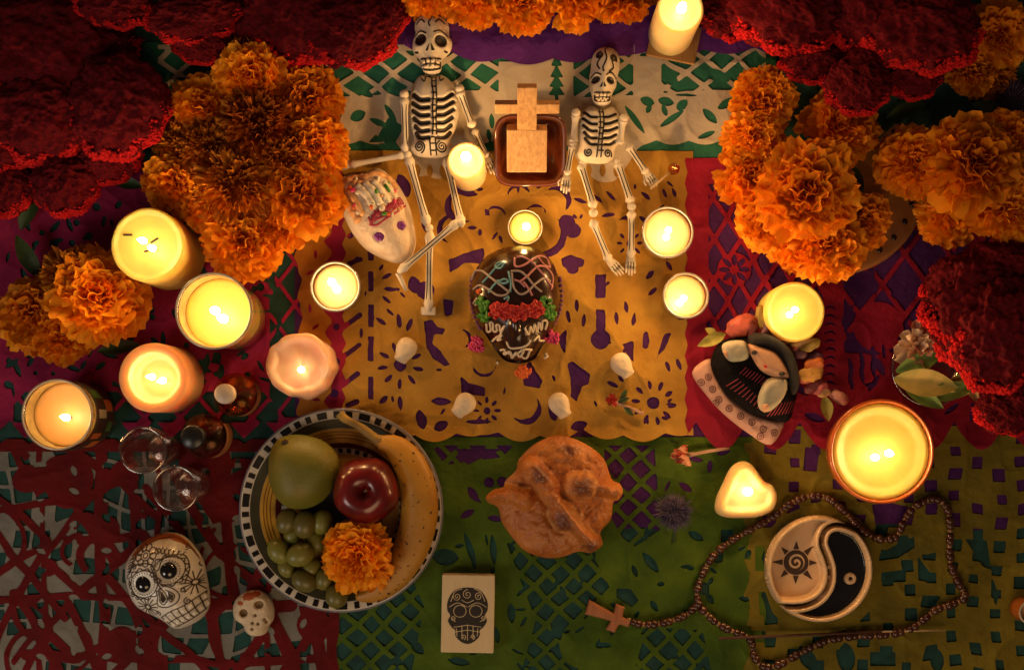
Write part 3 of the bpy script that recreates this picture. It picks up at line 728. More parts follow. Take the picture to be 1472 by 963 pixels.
jar(960, 334, 37, 70, 5, 'glass votive filled to the brim, below the short skeleton', wax=wax_cream, flames=((0, -2), (-3, 8)), fh=24, fr=4.6, W=CANDLE_W * .42, taper=.9)
jar(986, 425, 33, 58, 12, 'low glass votive at the right edge of the yellow paper', wax=wax_cream, flames=((-3, 4), (-9, 10)), fh=22, fr=4.8, W=CANDLE_W * .42, taper=.88)
pillar(1143, 448, 43, 62, 'smooth round yellow candle behind the rag doll', wax_yellow, 2.5, 4, flames=((-3, -2), (-10, 5)), fh=22, fr=4.4, W=CANDLE_W * .32, rag=.3, seed=8)
pillar(978, 14, 34, 100, 'tall cream candle on a square wooden coaster at the back', wax_cream, 4, 5, base=66, flames=((0, 2),), fh=24, fr=6.5, W=CANDLE_W * .9, rag=.4, seed=9)
x, Y, z = ground(968, 62)
single('wooden_coaster', box(x, Y, 63.5, 34, 26, 6, 1.2, -.2), wood('coaster_wood', (.42, .24, .08), (.30, .16, .05)), 'square flat wooden coaster under the tall candle at the back', 'coaster', (x, Y, 62), smooth=False)
# large bowl candle
x, Y = P(1268, 649, 62); rr = 76 * (D - 62) / D
t = Thing('bowl_candle', 'large wide candle in an amber bowl with a broad glowing pool', 'candle', (x, Y, 1))
t.part('bowl', lathe(x, Y, [(rr * .74, 4), (rr * .82, 8), (rr * .95, 30), (rr - .5, 58), (rr - 1, 62), (rr - 3.5, 62.6), (rr - 5, 60), (rr * .95 - 5, 40), (.4, 38)], 90, cap0=True), mat('amber_bowl', (.42, .11, .02), .22, .1, sss=.4, sss_r=(1, .4, .1), sss_s=.01, coat=.4))
t.part('wax', lathe(x, Y, [(rr - 6, 30), (rr - 6, 55), (rr - 8, 57.5), (rr - 13, 57), (rr - 19, 51), (rr - 26, 49), (rr * .4, 48.5), (.4, 48)], 90), wax_yellow)
for dx, dy in ((-10, 8), (9, 2)): burn(t, x + dx, Y - dy, 48, 24, 5.2, CANDLE_W * .45)
# heart candle
hx, hy = 1073, 706; zt = 40
hp = pp(smooth_poly([(1068, 663), (1082, 668), (1094, 684), (1100, 692), (1112, 698), (1118, 714), (1112, 732), (1095, 742), (1072, 745), (1045, 744), (1030, 736), (1030, 718), (1040, 695), (1052, 672)]), zt * .75)
x, Y = P(hx, hy, zt)
def hmod(X, Yv, h, d): return h - 6 * sm((d - 10) / 8)
sol = Solid(hp, zt, 7, 0, .55, 1.8, mod=hmod, nb=2)
t = Thing('heart_candle', 'small pale heart shaped candle below the rag doll', 'candle', (x, Y, 0))
t.part('wax', sol.vf, wax_cream)
burn(t, x, Y, zt - 7, 24, 6.5, CANDLE_W * .6)
# the edge of a small amber votive at the right border
jar(1483, 880, 18, 40, 10, 'small unlit amber votive cut off by the right border of the picture', glass=MATS['amber_bowl'], wax=WAX('orange_wax', (.7, .4, .2)), flames=())

# ================================================================ FLOWERS
def petal_mesh(seed, curl=.5, narrow=1.0):
    """one ruffled petal along +x, length 1, about 0.8 wide"""
    r = random.Random(seed); nu, nv = 8, 5; V = []; F = []
    ph = r.uniform(0, 6.28); cup = r.uniform(.1, .35); fr = r.uniform(2.2, 3.4)
    for i in range(nv):
        t = i / (nv - 1)
        wd = narrow * (.10 + .36 * math.sin(min(1, t * 1.05) * 1.75) ** 1.1)
        for j in range(nu):
            u = j / (nu - 1) * 2 - 1
            x = t - .16 * u * u * t + ((.075 * math.cos(u * fr * 3.4 + ph) + .05 * r.uniform(-1, 1)) if i == nv - 1 else 0)
            y = u * wd
            z = cup * u * u * t * .5 + .15 * t * math.sin(u * fr * 2 + ph) - curl * .34 * t * t + .07 * math.sin(t * 5 + ph) * t
            V.append((x, y, z))
    for i in range(nv - 1):
        for j in range(nu - 1):
            a = i * nu + j; F.append((a, a + 1, a + nu + 1, a + nu))
    return np.array(V), F
PET = [petal_mesh(i, .25 + .12 * (i % 4), 1.0 if i < 8 else .5) for i in range(12)]
mari_m = mat('marigold_petal', (.94, .41, .016), .62, .25, 90, .2, 500, col2=(.88, .27, .008), rnd=.14, sheen=.15, trans=.28, spec=.2)
mari_shade = mat('shaded_marigold_petal', (.78, .28, .016), .65, .25, 90, .2, 500, col2=(.44, .12, .008), rnd=.18, trans=.2, spec=.25)  # darker petals: the shadow inside the bunch is put into the colour
calyx_m = mat('flower_green', (.04, .08, .02), .7)
R100 = 100.0
def place_petal(v, base, az, el, roll, L, wmul=1.0):
    M = Matrix.Rotation(az, 4, 'Z') @ Matrix.Rotation(-el, 4, 'Y') @ Matrix.Rotation(roll, 4, 'X') @ Matrix.Diagonal((L, L * wmul, L, 1))
    return Matrix.Translation(Vector(base)) @ M
class Marigold:
    """layout of one head of radius 100: joined inner ruffle and the single outer petals"""
    def __init__(s, seed, n=150, nout=44, style='full'):
        r = random.Random(seed); parts = []; s.outer = []
        s.style = style
        for k in range(n):
            t = math.sqrt((k + .5) / n); az = k * 2.39996 + r.uniform(-.35, .35)
            el = math.radians(86 - 92 * t ** 1.5 + r.uniform(-24, 24))
            rr = t * 54; zz = 34 * (1 - t * t) + r.uniform(-5, 5)
            L = (33 + 27 * t) * r.uniform(.75, 1.25); wm = r.uniform(1.0, 1.5)
            idx = r.randrange(8)
            if style == 'curl': idx = 8 + r.randrange(4); L *= 1.05; wm *= .9
            M = place_petal(None, (rr * math.cos(az), rr * math.sin(az), zz), az + r.uniform(-.3, .3), el, r.uniform(-.5, .5), L, wm)
            if k >= n - nout: s.outer.append((idx, M))
            else:
                v, f = PET[idx]; vv = np.array([(M @ Vector(p))[:] for p in v]); parts.append((vv, f))
        s.inner = mesh_data('petal_ruffle', *join(*parts), mari_m if style != 'curl' else mari_shade)
        V, F = ball(0, 0, 4, 46, 46, 26, 2); s.core = mesh_data('flower_core', V, F, mari_m if style != 'curl' else mari_shade)
PETM = [mesh_data('petal', v, f, mari_m) for v, f in PET]           # 1 unit long; scaled by the matrix
PETD = [mesh_data('petal', v, f, mari_shade) for v, f in PET]
VAR = [Marigold(1, 140, 52), Marigold(2, 118, 46), Marigold(3, 150, 52), Marigold(4, 140, 40, 'curl')]
def marigold(px, py, R, z, label, group, var=None, tilt=(0, 0), stem=True):
    v = VAR[var]; x, Y = P(px, py, z + R * .25)
    o = put('marigold', None, None, wp(x, Y, z), (tilt[0], tilt[1], random.uniform(0, 6.28)), .95 * R / 100 * (D - z) / D)
    o['label'] = label; o['category'] = 'flower'; o['group'] = group; o.empty_display_size = .01
    q = put('petal_ruffle', v.inner, o); q['kind'] = 'stuff'
    put('flower_core', v.core, o)
    for idx, M in v.outer:
        q = put('petal', (PETD if v.style == 'curl' else PETM)[idx], o)
        loc, rot, scl = M.decompose()
        q.location = loc * S; q.rotation_mode = 'QUATERNION'; q.rotation_quaternion = rot; q.scale = scl
    if stem:
        zz = z * 100 / R
        me = mesh_data('stem', *tube([(0, 0, -8), (3, 2, -.5 * zz), (8, 4, -zz + 2)], [16, 7, 6], 8), calyx_m)
        put('stem', me, o)
    return o
LC, TC, RC, FC, LS = 'marigolds in the big left bunch', 'row of marigolds along the back edge', 'marigolds in the big right bunch', 'marigolds at the far right', 'marigolds low on the left'
M_ = [
 (360, 105, 50, 84, 'topmost marigold of the left bunch, standing out above the others', LC, 0), (290, 150, 46, 64, 'marigold at the upper left of the left bunch beside the dark red cockscombs', LC, 1),
 (440, 140, 52, 62, 'marigold at the upper right corner of the left bunch', LC, 2), (372, 178, 60, 88, 'shadow-darkened curled marigold near the top middle of the left bunch', LC, 3),
 (452, 205, 46, 72, 'marigold on the right flank of the left bunch, level with the sugar skull', LC, 0), (262, 205, 42, 50, 'marigold in the shade at the left flank of the left bunch', LC, 3),
 (250, 262, 46, 62, 'lowest left marigold of the left bunch, above the tall pillar candle', LC, 2), (338, 262, 62, 82, 'shadow-darkened curled marigold in the centre of the left bunch', LC, 3),
 (430, 278, 58, 70, 'wide marigold at the lower right of the left bunch beside the sugar skull', LC, 1), (346, 344, 56, 60, 'lowest marigold of the left bunch, just above the largest jar candle', LC, 2),
 (400, 318, 44, 56, 'marigold tucked between the lowest and the wide right ones of the left bunch', LC, 0), (300, 212, 46, 76, 'shadow-darkened curled marigold at the left of centre in the left bunch', LC, 3), (298, 290, 46, 66, 'marigold at the lower left edge of the left bunch', LC, 0),
 (410, 225, 46, 84, 'shadow-darkened curled marigold right of the centre of the left bunch', LC, 3),
 (135, 425, 68, 62, 'big marigold left of the largest jar candle', LS, 2), (45, 452, 52, 40, 'marigold cut by the left border, above the printed glass candle', LS, 1), (88, 478, 46, 42, 'small marigold in front of the big one at the left', LS, 0),
 (100, 400, 46, 50, 'marigold behind the big one at the left, with darker curled petals', LS, 3),
 (612, -14, 40, 92, 'leftmost marigold of the back row, above the tall skeleton', TC, 1), (682, -10, 46, 96, 'second marigold from the left in the back row', TC, 0), (750, -2, 46, 98, 'middle marigold of the back row, hanging lowest', TC, 2),
 (825, -12, 48, 98, 'second marigold from the right in the back row', TC, 1), (900, -12, 46, 94, 'rightmost marigold of the back row, beside the tall cream candle', TC, 0),
 (1098, 142, 46, 76, 'top left marigold of the right bunch', RC, 0), (1085, 192, 44, 72, 'marigold on the left edge of the right bunch, second from the top', RC, 2), (1078, 250, 46, 62, 'marigold on the left edge of the right bunch, level with its centre', RC, 1),
 (1208, 178, 54, 52, 'marigold half under the small hanging cockscomb lobe', RC, 1), (1163, 272, 72, 94, 'large front marigold in the middle of the right bunch', RC, 0), (1190, 345, 56, 58, 'lowest marigold of the right bunch, above the smooth yellow candle', RC, 2),
 (1240, 316, 42, 52, 'marigold at the lower right of the right bunch', RC, 0), (1112, 312, 48, 54, 'marigold at the lower left of the right bunch', RC, 2),
 (1150, 350, 40, 44, 'small marigold beside the lowest one of the right bunch', RC, 1),
 (1316, 228, 52, 66, 'left marigold of the far right group', FC, 1), (1408, 236, 74, 100, 'largest marigold of the far right group', FC, 2), (1368, 308, 44, 56, 'lower left marigold of the far right group, above the big cockscomb', FC, 0),
 (1446, 300, 50, 86, 'lower right marigold of the far right group, cut by the border', FC, 2), (1440, 48, 50, 72, 'marigold in the top right corner', FC, 1), (1398, 102, 36, 56, 'small marigold bud under the top right corner one', FC, 0),
 (1425, 105, 40, 46, 'dark marigold behind the small one in the top right corner', FC, 3), (1455, 205, 46, 80, 'marigold behind the largest one of the far right group', FC, 0),
]
for i, (px, py, R, z, lb, gp, va) in enumerate(M_):
    marigold(px, py, R, z, lb, gp, va, (random.uniform(-.3, .3), random.uniform(-.3, .3)))

# ---- cockscombs: velvety convoluted crests
comb_m = mat('cockscomb_velvet', (.16, .0035, .010), .8, .4, 130, .6, 500, col2=(.06, .0015, .005), sheen=.1, spec=.15)
def comb_mesh(seed):
    v, f = ico(6); p = v.copy()
    a = np.arctan2(p[:, 1], p[:, 0])
    def n(k, q):
        Mr = np.array(Euler((q * 1.3 + seed, q * 2.1, q * .7 + seed * 2)).to_matrix()); e = p @ Mr.T
        return vnoise(e[:, 0] * k + 10, e[:, 1] * k + 10, e[:, 2] * k + 10, seed * 13 + q)
    ridge = lambda k, q: 1 - np.abs(n(k, q)) * 2
    wx = p[:, 0] + .3 * n(2.2, 1)
    fold = ridge(2.4, 2)
    r = .98 + .13 * fold + .09 * np.clip(ridge(4.5, 3), -.3, 1) + .05 * ridge(11, 4) + .03 * n(22, 5) + .022 * n(45, 6)
    low = np.clip(-p[:, 1], 0, 1)                        # the skirt curls out at the lower edge
    r = r + .12 * low * (np.abs(np.sin(a * 5 + seed + 1.5 * n(1.5, 7))) - .4)
    q = p * r[:, None]
    q[:, 2] = np.where(q[:, 2] > 0, q[:, 2], q[:, 2] * .7)
    return mesh_data('crest_lobe', q * 100, f, comb_m)
COMB = [comb_mesh(i + 1) for i in range(4)]
lit_rim_m = mat('cockscomb_lit_rim', (.72, .014, .016), .7, .35, 160, .5, 900, col2=(.42, .006, .010), sheen=.2, spec=.2)  # fresh tips are brighter red; their candlelit edge is painted in too
def rim_mesh(seed):
    """ragged coral-like fringe of small nubs along the lower edge of a lobe"""
    r = random.Random(seed); V0, F0 = ico(1); Vs = []; Fs = []; n0 = 0
    for k in range(1100):
        u = r.random(); a = math.radians(176 + 188 * u)
        q = abs(r.gauss(0, 1)); sc_ = 7 * math.sin(u * 9 + seed) + 5 * math.sin(u * 31 + seed * 2)
        R = 122 + sc_ - 7 * q + 3 * r.uniform(-1, 1); z = 2 + 17 * q + r.uniform(-8, 8) + 7 * math.sin(u * 27 + seed)
        rad = r.uniform(2.2, 5.6) * min(1, 7 * min(u, 1 - u) + .35)
        v = V0 * np.array([rad * r.uniform(.7, 1.3), rad * r.uniform(.7, 1.3), rad * r.uniform(.8, 1.5)]) * (1 + .25 * RNG.uniform(-1, 1, (len(V0), 1)))
        Vs.append(v + np.array([R * math.cos(a), R * math.sin(a), z])); Fs.append(np.array(F0) + n0); n0 += len(V0)
    return mesh_data('crest_fringe', np.concatenate(Vs), np.concatenate(Fs), lit_rim_m)
RIM = [rim_mesh(i + 1) for i in range(4)]
def cockscomb(label, lobes, group='dark red cockscombs'):
    x, Y, z = ground(lobes[0][0], lobes[0][1])
    t = Thing('cockscomb_flower', label, 'flower', (float(x), float(Y), float(z)), group)
    for i, (px, py, rx, ry, zc, rz) in enumerate(lobes):
        q, w_ = P(px, py, zc)
        o = put('crest_lobe', COMB[(i + int(px)) % 4], t.o, np.array([q, w_, zc]) - t.org, (random.uniform(-.15, .15), random.uniform(-.15, .15), random.uniform(-.25, .25)), (rx / 118, ry / 118, rz / 118))
        fq = put('crest_fringe', RIM[(i + int(py)) % 4], o); fq['kind'] = 'stuff'
    me = mesh_data('stem', *tube([(0, 0, 40), (4, 30, 16), (8, 60, 4)], [9, 8, 8], 8), calyx_m); put('stem', me, t.o)
cockscomb('dark red cockscomb filling the upper left corner', [(70, 60, 120, 90, 72, 46), (170, 150, 72, 72, 92, 38), (60, 165, 80, 62, 80, 40), (158, 228, 44, 34, 60, 30)])
cockscomb('lower left cockscomb whose lobes hang above the tall pillar candle', [(95, 262, 50, 46, 58, 36), (14, 270, 40, 42, 50, 32), (10, 205, 50, 40, 66, 34)])
cockscomb('cockscomb with a bright scalloped rim at the top between two darker ones', [(282, 22, 66, 38, 98, 34), (292, 62, 46, 28, 84, 26), (165, 6, 54, 34, 104, 32)])
cockscomb('very dark cockscomb beside the head of the tall skeleton', [(430, 15, 82, 72, 82, 36), (505, 40, 66, 54, 88, 34), (560, 14, 26, 34, 84, 26), (380, 40, 50, 50, 76, 30)])
cockscomb('broad cockscomb at the top right with a red scalloped rim', [(1130, 10, 90, 62, 104, 42), (1048, 16, 44, 38, 96, 30), (1166, 88, 46, 30, 88, 28)])
cockscomb('cockscomb at the top right reaching towards the corner marigold', [(1320, 36, 82, 66, 108, 42), (1250, 10, 70, 60, 100, 38), (1312, 108, 42, 32, 86, 28)])
cockscomb('small cockscomb lobe hanging over the right bunch of marigolds', [(1230, 122, 48, 40, 96, 34), (1240, 96, 40, 30, 92, 28)])
cockscomb('large cockscomb at the right border over the glass bowl of leaves', [(1424, 446, 98, 88, 88, 46), (1440, 478, 74, 76, 112, 40), (1378, 420, 50, 54, 84, 36), (1440, 385, 60, 40, 84, 36)])
cockscomb('curled cockscomb lobe at the right border below the glass bowl', [(1446, 592, 46, 32, 62, 30), (1468, 575, 36, 30, 66, 28)])

# ---- leaves, dishes under the bunches
leaf_m = mat('dark_leaf', (.05, .10, .02), .5, .3, 60, .2, 300, rnd=.2, trans=.15); leaf_y = mat('yellow_leaf', (.62, .50, .14), .5, .25, 70, .2, 300, col2=(.34, .36, .07), rnd=.15, trans=.2)
def leaf_vf(x, Y, z, l, w_, a, el=0.2, arch=.25, n=9):
    V = []; F = []
    for i in range(n):
        t = i / (n - 1); wd = w_ * math.sin(math.pi * min(1, t * .96 + .03)) ** .8 * (1 - .25 * t)
        for j in range(5):
            u = j / 2 - 1
            X = t * l; Yq = u * wd / 2; Z = z + abs(u) * wd * .22 + l * (math.sin(el) * t - arch * t * t)
            V.append((x + X * math.cos(a) - Yq * math.sin(a), Y + X * math.sin(a) + Yq * math.cos(a), Z))
    for i in range(n - 1):
        for j in range(4): F.append((i * 5 + j, i * 5 + j + 1, i * 5 + j + 6, i * 5 + j + 5))
    return np.array(V), F
def leaf(px, py, z, l, w_, a, label, m=leaf_m, el=.3, arch=.25, name='leaf', group=None):
    x, Y = P(px, py, z)
    return single(name, leaf_vf(x, Y, z, l, w_, math.radians(a), el, arch), m, label, 'leaf', (x, Y, z), group)
for q in ((205, 268, 26, 46, 20, 170, 'green bud leaf left of the left marigold bunch'), (1330, 150, 40, 60, 26, 200, 'dark leaf under the top right cockscomb'), (1290, 205, 24, 60, 26, 250, 'dark leaf between the right bunch and the far right marigolds'),
          (1345, 165, 34, 55, 24, 290, 'dark leaf above the largest far right marigold'), (1150, 215, 26, 50, 24, 20, 'dark leaf in the hollow of the right bunch'), (1215, 235, 30, 50, 22, 300, 'dark leaf beside the large front marigold'),
          (200, 495, 16, 60, 22, 190, 'dark leaf under the big marigold on the left'), (60, 400, 20, 70, 28, 120, 'dark leaf behind the left border marigold'), (30, 330, 14, 70, 28, 60, 'dark leaf under the lower left cockscomb'),
          (1445, 160, 50, 50, 20, 170, 'dark leaf beside the blue thistle in the top right')):
    leaf(*q)
clay = mat('painted_clay', (.30, .13, .04), .35, .2, 50, coat=.3)
def dish(px, py, r, label):
    x, Y, _ = ground(px, py); x, Y = float(x), float(Y)
    z0 = float(G(x, Y)) + 5
    t = Thing('clay_dish', label, 'dish', (x, Y, z0 - 2))
    t.part('dish_body', lathe(x, Y, [(r * .5, z0), (r * .7, z0 + 2), (r, z0 + 14), (r, z0 + 17), (r * .95, z0 + 16), (r * .68, z0 + 6), (.4, z0 + 5)], 64, cap0=True), clay)
    for k in range(26):
        a = k / 26 * 6.283
        t.part('painted_dot', ball(x + r * .88 * math.cos(a), Y + r * .88 * math.sin(a), z0 + 14, 4.2, 4.2, 1.6, 2), mat('dark_glaze', (.02, .012, .01), .25))
dish(1195, 270, 128, 'painted clay dish under the right bunch of marigolds')
dish(345, 240, 122, 'painted clay dish under the left bunch of marigolds')
# ---- thistles
def thistle(px, py, r, z, label, m):
    x, Y = P(px, py, z); rn = random.Random(int(px)); V = []; F = []
    for k in range(260):
        a = k * 2.39996; u = 1 - 1.35 * k / 260; q = math.sqrt(max(0, 1 - u * u)); d_ = np.array([q * math.cos(a), q * math.sin(a), u])
        L = r * rn.uniform(.8, 1.12); s_ = np.cross(d_, [.3, .2, .9]); s_ = s_ / (np.linalg.norm(s_) + 1e-9); t_ = np.cross(d_, s_); i0 = len(V); c = np.array([x, Y, z])
        for e in (s_, -.5 * s_ + .87 * t_, -.5 * s_ - .87 * t_): V.append(c + d_ * r * .45 + e * 1.5)
        V.append(c + d_ * L + s_ * rn.uniform(-2, 2)); F += [(i0, i0 + 1, i0 + 3), (i0 + 1, i0 + 2, i0 + 3), (i0 + 2, i0, i0 + 3)]
    t = Thing('thistle_flower', label, 'flower', (x, Y, z - r * .8))
    t.part('spikes', (np.array(V), F), m, smooth=False, stuff=True)
    t.part('flower_core', ball(x, Y, z, r * .55, sub=2), m)
    t.part('stem', tube([(x, Y, z - r * .3), (x + r * .2, Y - r * .8, max(3, z - r * .8)), (x + r * .1, Y - r * 1.5, max(3, z - r * .9))], 2.2, 6), calyx_m)
th_m = mat('thistle_violet', (.13, .10, .19), .6, .3, 200, rnd=.1)
thistle(968, 735, 30, 20, 'grey violet thistle head on the green paper', th_m)
thistle(1456, 145, 32, 52, 'blue violet thistle above the far right marigolds', th_m)

# ================================================================ SKELETON FIGURES
bone_m = mat('painted_bone_white', (.74, .66, .52), .55, .10, 60, .25, 500); ink = mat('black_paint', (.012, .009, .008), .5, .2)
def bone_vf(a, b, r, knob=1.45):
    a, b = np.array(a, float), np.array(b, float); ts = [0, .05, .1, .16, .3, .5, .7, .84, .9, .95, 1]
    kr = [.5, 1.0, knob / 1.45 * 1.35, 1.0, .85, .82, .85, 1.0, knob / 1.45 * 1.35, 1.0, .5]
    return tube([tuple(a + (b - a) * t) for t in ts], [r * k for k in kr], 12)
def limb(t, name, a, b, r, lines=True):
    """a, b: (px, py, z)"""
    A = np.array([*P(a[0], a[1], a[2]), a[2]]); B_ = np.array([*P(b[0], b[1], b[2]), b[2]])
    o = t.part(name, bone_vf(A, B_, r), bone_m)
    if lines:
        d = (B_ - A) / np.linalg.norm(B_ - A); n = np.array([d[1], -d[0], 0]); n /= np.linalg.norm(n) + 1e-9
        for s in (-.45, .45):
            q = [A + (B_ - A) * u + n * r * s * (1 if .2 < u < .8 else 1.2) + np.array([0, 0, r * .80]) for u in (.14, .3, .5, .7, .86)]
            t.part('painted_line', tube([tuple(p) for p in q], .75, 5), ink, o)
    return o
def hand(t, name, px, py, z, ang, L, W_, fingers=4, parent=None):
    """flat toy hand: palm with separate stubby fingers and a thumb; ang is the pointing direction in degrees in the picture (y down)"""
    a = math.radians(ang); c, s = math.cos(a), math.sin(a)
    def T(u, v): return P(px + u * c - v * s, py + u * s + v * c, z)
    pal = [T(*q) for q in smooth_poly([(-.1 * L, -.3 * W_), (.25 * L, -.5 * W_), (.5 * L, -.5 * W_), (.52 * L, .5 * W_), (.25 * L, .5 * W_), (-.1 * L, .3 * W_)], 4)]
    so = Solid(pal, 7, 4, z - 3.5, .45, 1.0, nb=2)
    o = t.part(name, so.vf, bone_m)
    for k in range(fingers):
        v = (-.42 + .84 * k / (fingers - 1)) * W_; L2 = L * (1.0 - .12 * abs(k - 1.4))
        p0 = T(.45 * L, v); p1 = T(.75 * L, v * 1.05); p2 = T(L2, v * 1.05)
        t.part('finger', tube([(*p0, z), (*p1, z + .6), (*p2, z - 1)], [W_ * .105, W_ * .12, W_ * .07], 7), bone_m, o)
        if k: 
            vv = v - .42 * W_ / (fingers - 1); q0 = T(.3 * L, vv); q1 = T(.62 * L, vv)
            t.part('painted_line', tube([(*q0, z + 3.4), (*q1, z + 2.6)], .7, 5), ink, o)
    if name == 'hand':
        p0 = T(.12 * L, .4 * W_); p1 = T(.4 * L, .85 * W_); p2 = T(.6 * L, .8 * W_)
        t.part('thumb', tube([(*p0, z), (*p1, z), (*p2, z - 1)], [W_ * .12, W_ * .12, W_ * .07], 7), bone_m, o)
    return o
def spiral(cx, cy, r0, r1, turns, a0=0.0, n=40):
    return [(cx + (r0 + (r1 - r0) * i / n) * math.cos(a0 + turns * 6.283 * i / n), cy + (r0 + (r1 - r0) * i / n) * math.sin(a0 + turns * 6.283 * i / n)) for i in range(n + 1)]
def bbox(pts, m=3): return (min(p[0] for p in pts) - m, min(p[1] for p in pts) - m, max(p[0] for p in pts) + m, max(p[1] for p in pts) + m)

def skeleton(label, head, torso, sock, nose, teeth, skull_lines, ribs, pelvis_lines, zc, at):
    z0 = zc
    t = Thing('skeleton_figure', label, 'figurine', at, 'jointed skeleton figures')
    q = lambda pts, dz=0: pp(pts, z0 + dz)
    # torso
    tp = q(smooth_poly(torso, 4), 14)
    rb = [(q(smooth_line(l, 6), 14), wd) for l, wd in ribs]
    def tm(X, Y, h, d):
        for l, wd in rb: h = h - 4.5 * np.clip(1 - (d_line(X, Y, l, 0) / (wd * 1.6)) ** 2, 0, 1)
        return h
    so = Solid(tp, 30, 24, z0, .35, 1.3, mod=tm, nb=6)
    to = t.part('torso', so.vf, bone_m)
    t.part('painted_rib_gaps', so.decal(lambda X, Y: np.minimum.reduce([d_line(X, Y, l, wd) for l, wd in rb]), bbox(tp), 1.0, .5), ink, to)  # black rib lines, widened so the paint also draws the shadowed gaps
    pl = [q(smooth_line(l, 5), 14) for l in pelvis_lines]
    t.part('painted_lines', so.decal(lambda X, Y: np.minimum.reduce([d_line(X, Y, l, 1.0) for l in pl]), bbox(tp), .8, .7), ink, to)
    # head
    hp = q(smooth_poly(head, 5), 24)
    sk = [(*P(a, b, z0 + 24), r1, r2) for a, b, r1, r2 in sock]
    def hm(X, Y, h, d):
        for a, b, r1, r2 in sk: h = h - 8 * np.clip(1 - ((X - a) / (r1 * 1.2)) ** 2 - ((Y - b) / (r2 * 1.2)) ** 2, 0, 1)
        return h
    so = Solid(hp, 46, 27, z0 + 6, .35, 1.3, mod=hm, nb=8)
    ho = t.part('head', so.vf, bone_m)
    for a, b, r1, r2 in sk:
        t.part('eye_socket', so.decal(lambda X, Y: d_ell(X, Y, a, b, r1, r2), (a - 14, b - 14, a + 14, b + 14), 1.0, .6), ink, ho)
    ns = [q(n_, 24) for n_ in nose]
    t.part('nose_opening', so.decal(lambda X, Y: np.minimum.reduce([d_poly(X, Y, n_) for n_ in ns]), bbox(sum(ns, [])), .8, .6), ink, ho)
    ln = [q(smooth_line(l, 5), 24) for l in skull_lines]
    t.part('painted_lines', so.decal(lambda X, Y: np.minimum.reduce([d_line(X, Y, l, 1.0) for l in ln]), bbox(hp), .75, .7), ink, ho)
    # each tooth a small raised pad inside the painted mouth
    for a, b, w_, h_ in teeth:
        x, Y = P(a, b, z0 + 24); zz = float(so.surf(x, Y))
        t.part('tooth', ball(x, Y, zz + .2, w_, h_, 2.2, 2), bone_m, ho)
    # neck
    cx = sum(p[0] for p in head) / len(head)
    return t, so

def mouth_lines(cx, cy, w_, h_):
    return [[(cx - w_, cy - h_ * .4), (cx - w_ * .9, cy + h_ * .6), (cx, cy + h_), (cx + w_ * .9, cy + h_ * .6), (cx + w_, cy - h_ * .4)], [(cx - w_, cy - h_), (cx, cy - h_ * .5), (cx + w_, cy - h_)], [(cx - w_ * .85, cy + .1 * h_), (cx, cy + .3 * h_), (cx + w_ * .85, cy + .1 * h_)]] + \
           [[(cx + w_ * k, cy - h_ * .7), (cx + w_ * k * .9, cy + h_ * .9)] for k in (-.5, 0, .5)]

x, Y, z = ground(620, 210)
spine = lambda pts: [[(a - 3.2, b), (a + 3.2, b)] for a, b in pts]
head1 = [(620, 17), (636, 21), (645, 36), (646, 52), (650, 62), (647, 75), (638, 84), (635, 92), (633, 103), (621, 107), (609, 103), (606, 92), (601, 84), (594, 75), (593, 62), (597, 50), (596, 34), (605, 21)]
torso1 = [(604, 108), (620, 112), (636, 108), (652, 122), (660, 140), (661, 160), (655, 185), (648, 200), (652, 213), (640, 224), (621, 227), (600, 224), (590, 213), (595, 200), (591, 182), (588, 160), (589, 138), (594, 122)]
ribs1 = []
for k, yy in enumerate((143, 154, 165, 176, 187, 197)):
    wl = 27 - abs(k - 1.5) * 1.6
    ribs1 += [([(617, yy + 4), (605, yy + 4), (620 - wl, yy - 4)], 2.6 if k != 0 else 3.0), ([(630, yy + 4), (640, yy + 3), (626 + wl, yy - 5)], 2.4)]
sl1 = [[(621, 18), (618, 26), (622, 33), (618, 42), (620, 47)], [(600, 40), (607, 36), (612, 41)], [(628, 41), (633, 36), (640, 40)], [(599, 33), (608, 29), (614, 34)], [(626, 34), (632, 29), (641, 33)], [(604, 26), (612, 23), (616, 28)], [(625, 27), (631, 23), (637, 26)],
       [(598, 57), (605, 52), (614, 57)], [(626, 55), (634, 52), (644, 57)], [(596, 78), (602, 80)], [(640, 78), (645, 78)]] + mouth_lines(620, 96, 14, 8)
pl1 = [spiral(604, 214, 1, 8, 2.2, 0), spiral(636, 214, 1, 8, 2.2, 3.1)] + [[(621, 113), (622, 125), (624, 140), (623, 160), (624, 180), (623, 197)], [(627, 113), (628, 130), (629, 150), (628, 175), (629, 197)], [(619, 202), (620, 224)], [(627, 202), (628, 224)], [(607, 116), (611, 121), (613, 110)], [(632, 112), (634, 120), (638, 116)]] + spine([(625, 120 + 9 * i) for i in range(12)])
t, _ = skeleton('tall seated skeleton figure with crossed legs, left of the wooden cross', head1, torso1, [(606, 64, 8, 7.5), (635, 66, 8, 7.5)],
                [[(613, 81), (617, 81), (620, 70)], [(622, 81), (627, 80), (621, 70)]], [(611, 93, 3, 3), (617, 93.5, 3, 3), (624, 93.5, 3, 3), (630, 93, 3, 3), (613, 100, 3, 2.6), (620, 101, 3, 2.6), (627, 100, 3, 2.6)], sl1, ribs1, pl1, 44, (float(x), float(Y), float(z)))
limb(t, 'upper_arm', (581, 138, 70), (583, 220, 52), 5.4); limb(t, 'forearm', (586, 222, 50), (500, 238, 46), 4.6, False); hand(t, 'hand', 505, 237, 46, 172, 24, 11)
limb(t, 'upper_arm', (660, 130, 72), (680, 184, 60), 5.6); limb(t, 'forearm', (681, 186, 58), (700, 226, 40), 4.6); hand(t, 'hand', 700, 226, 38, 62, 30, 13)
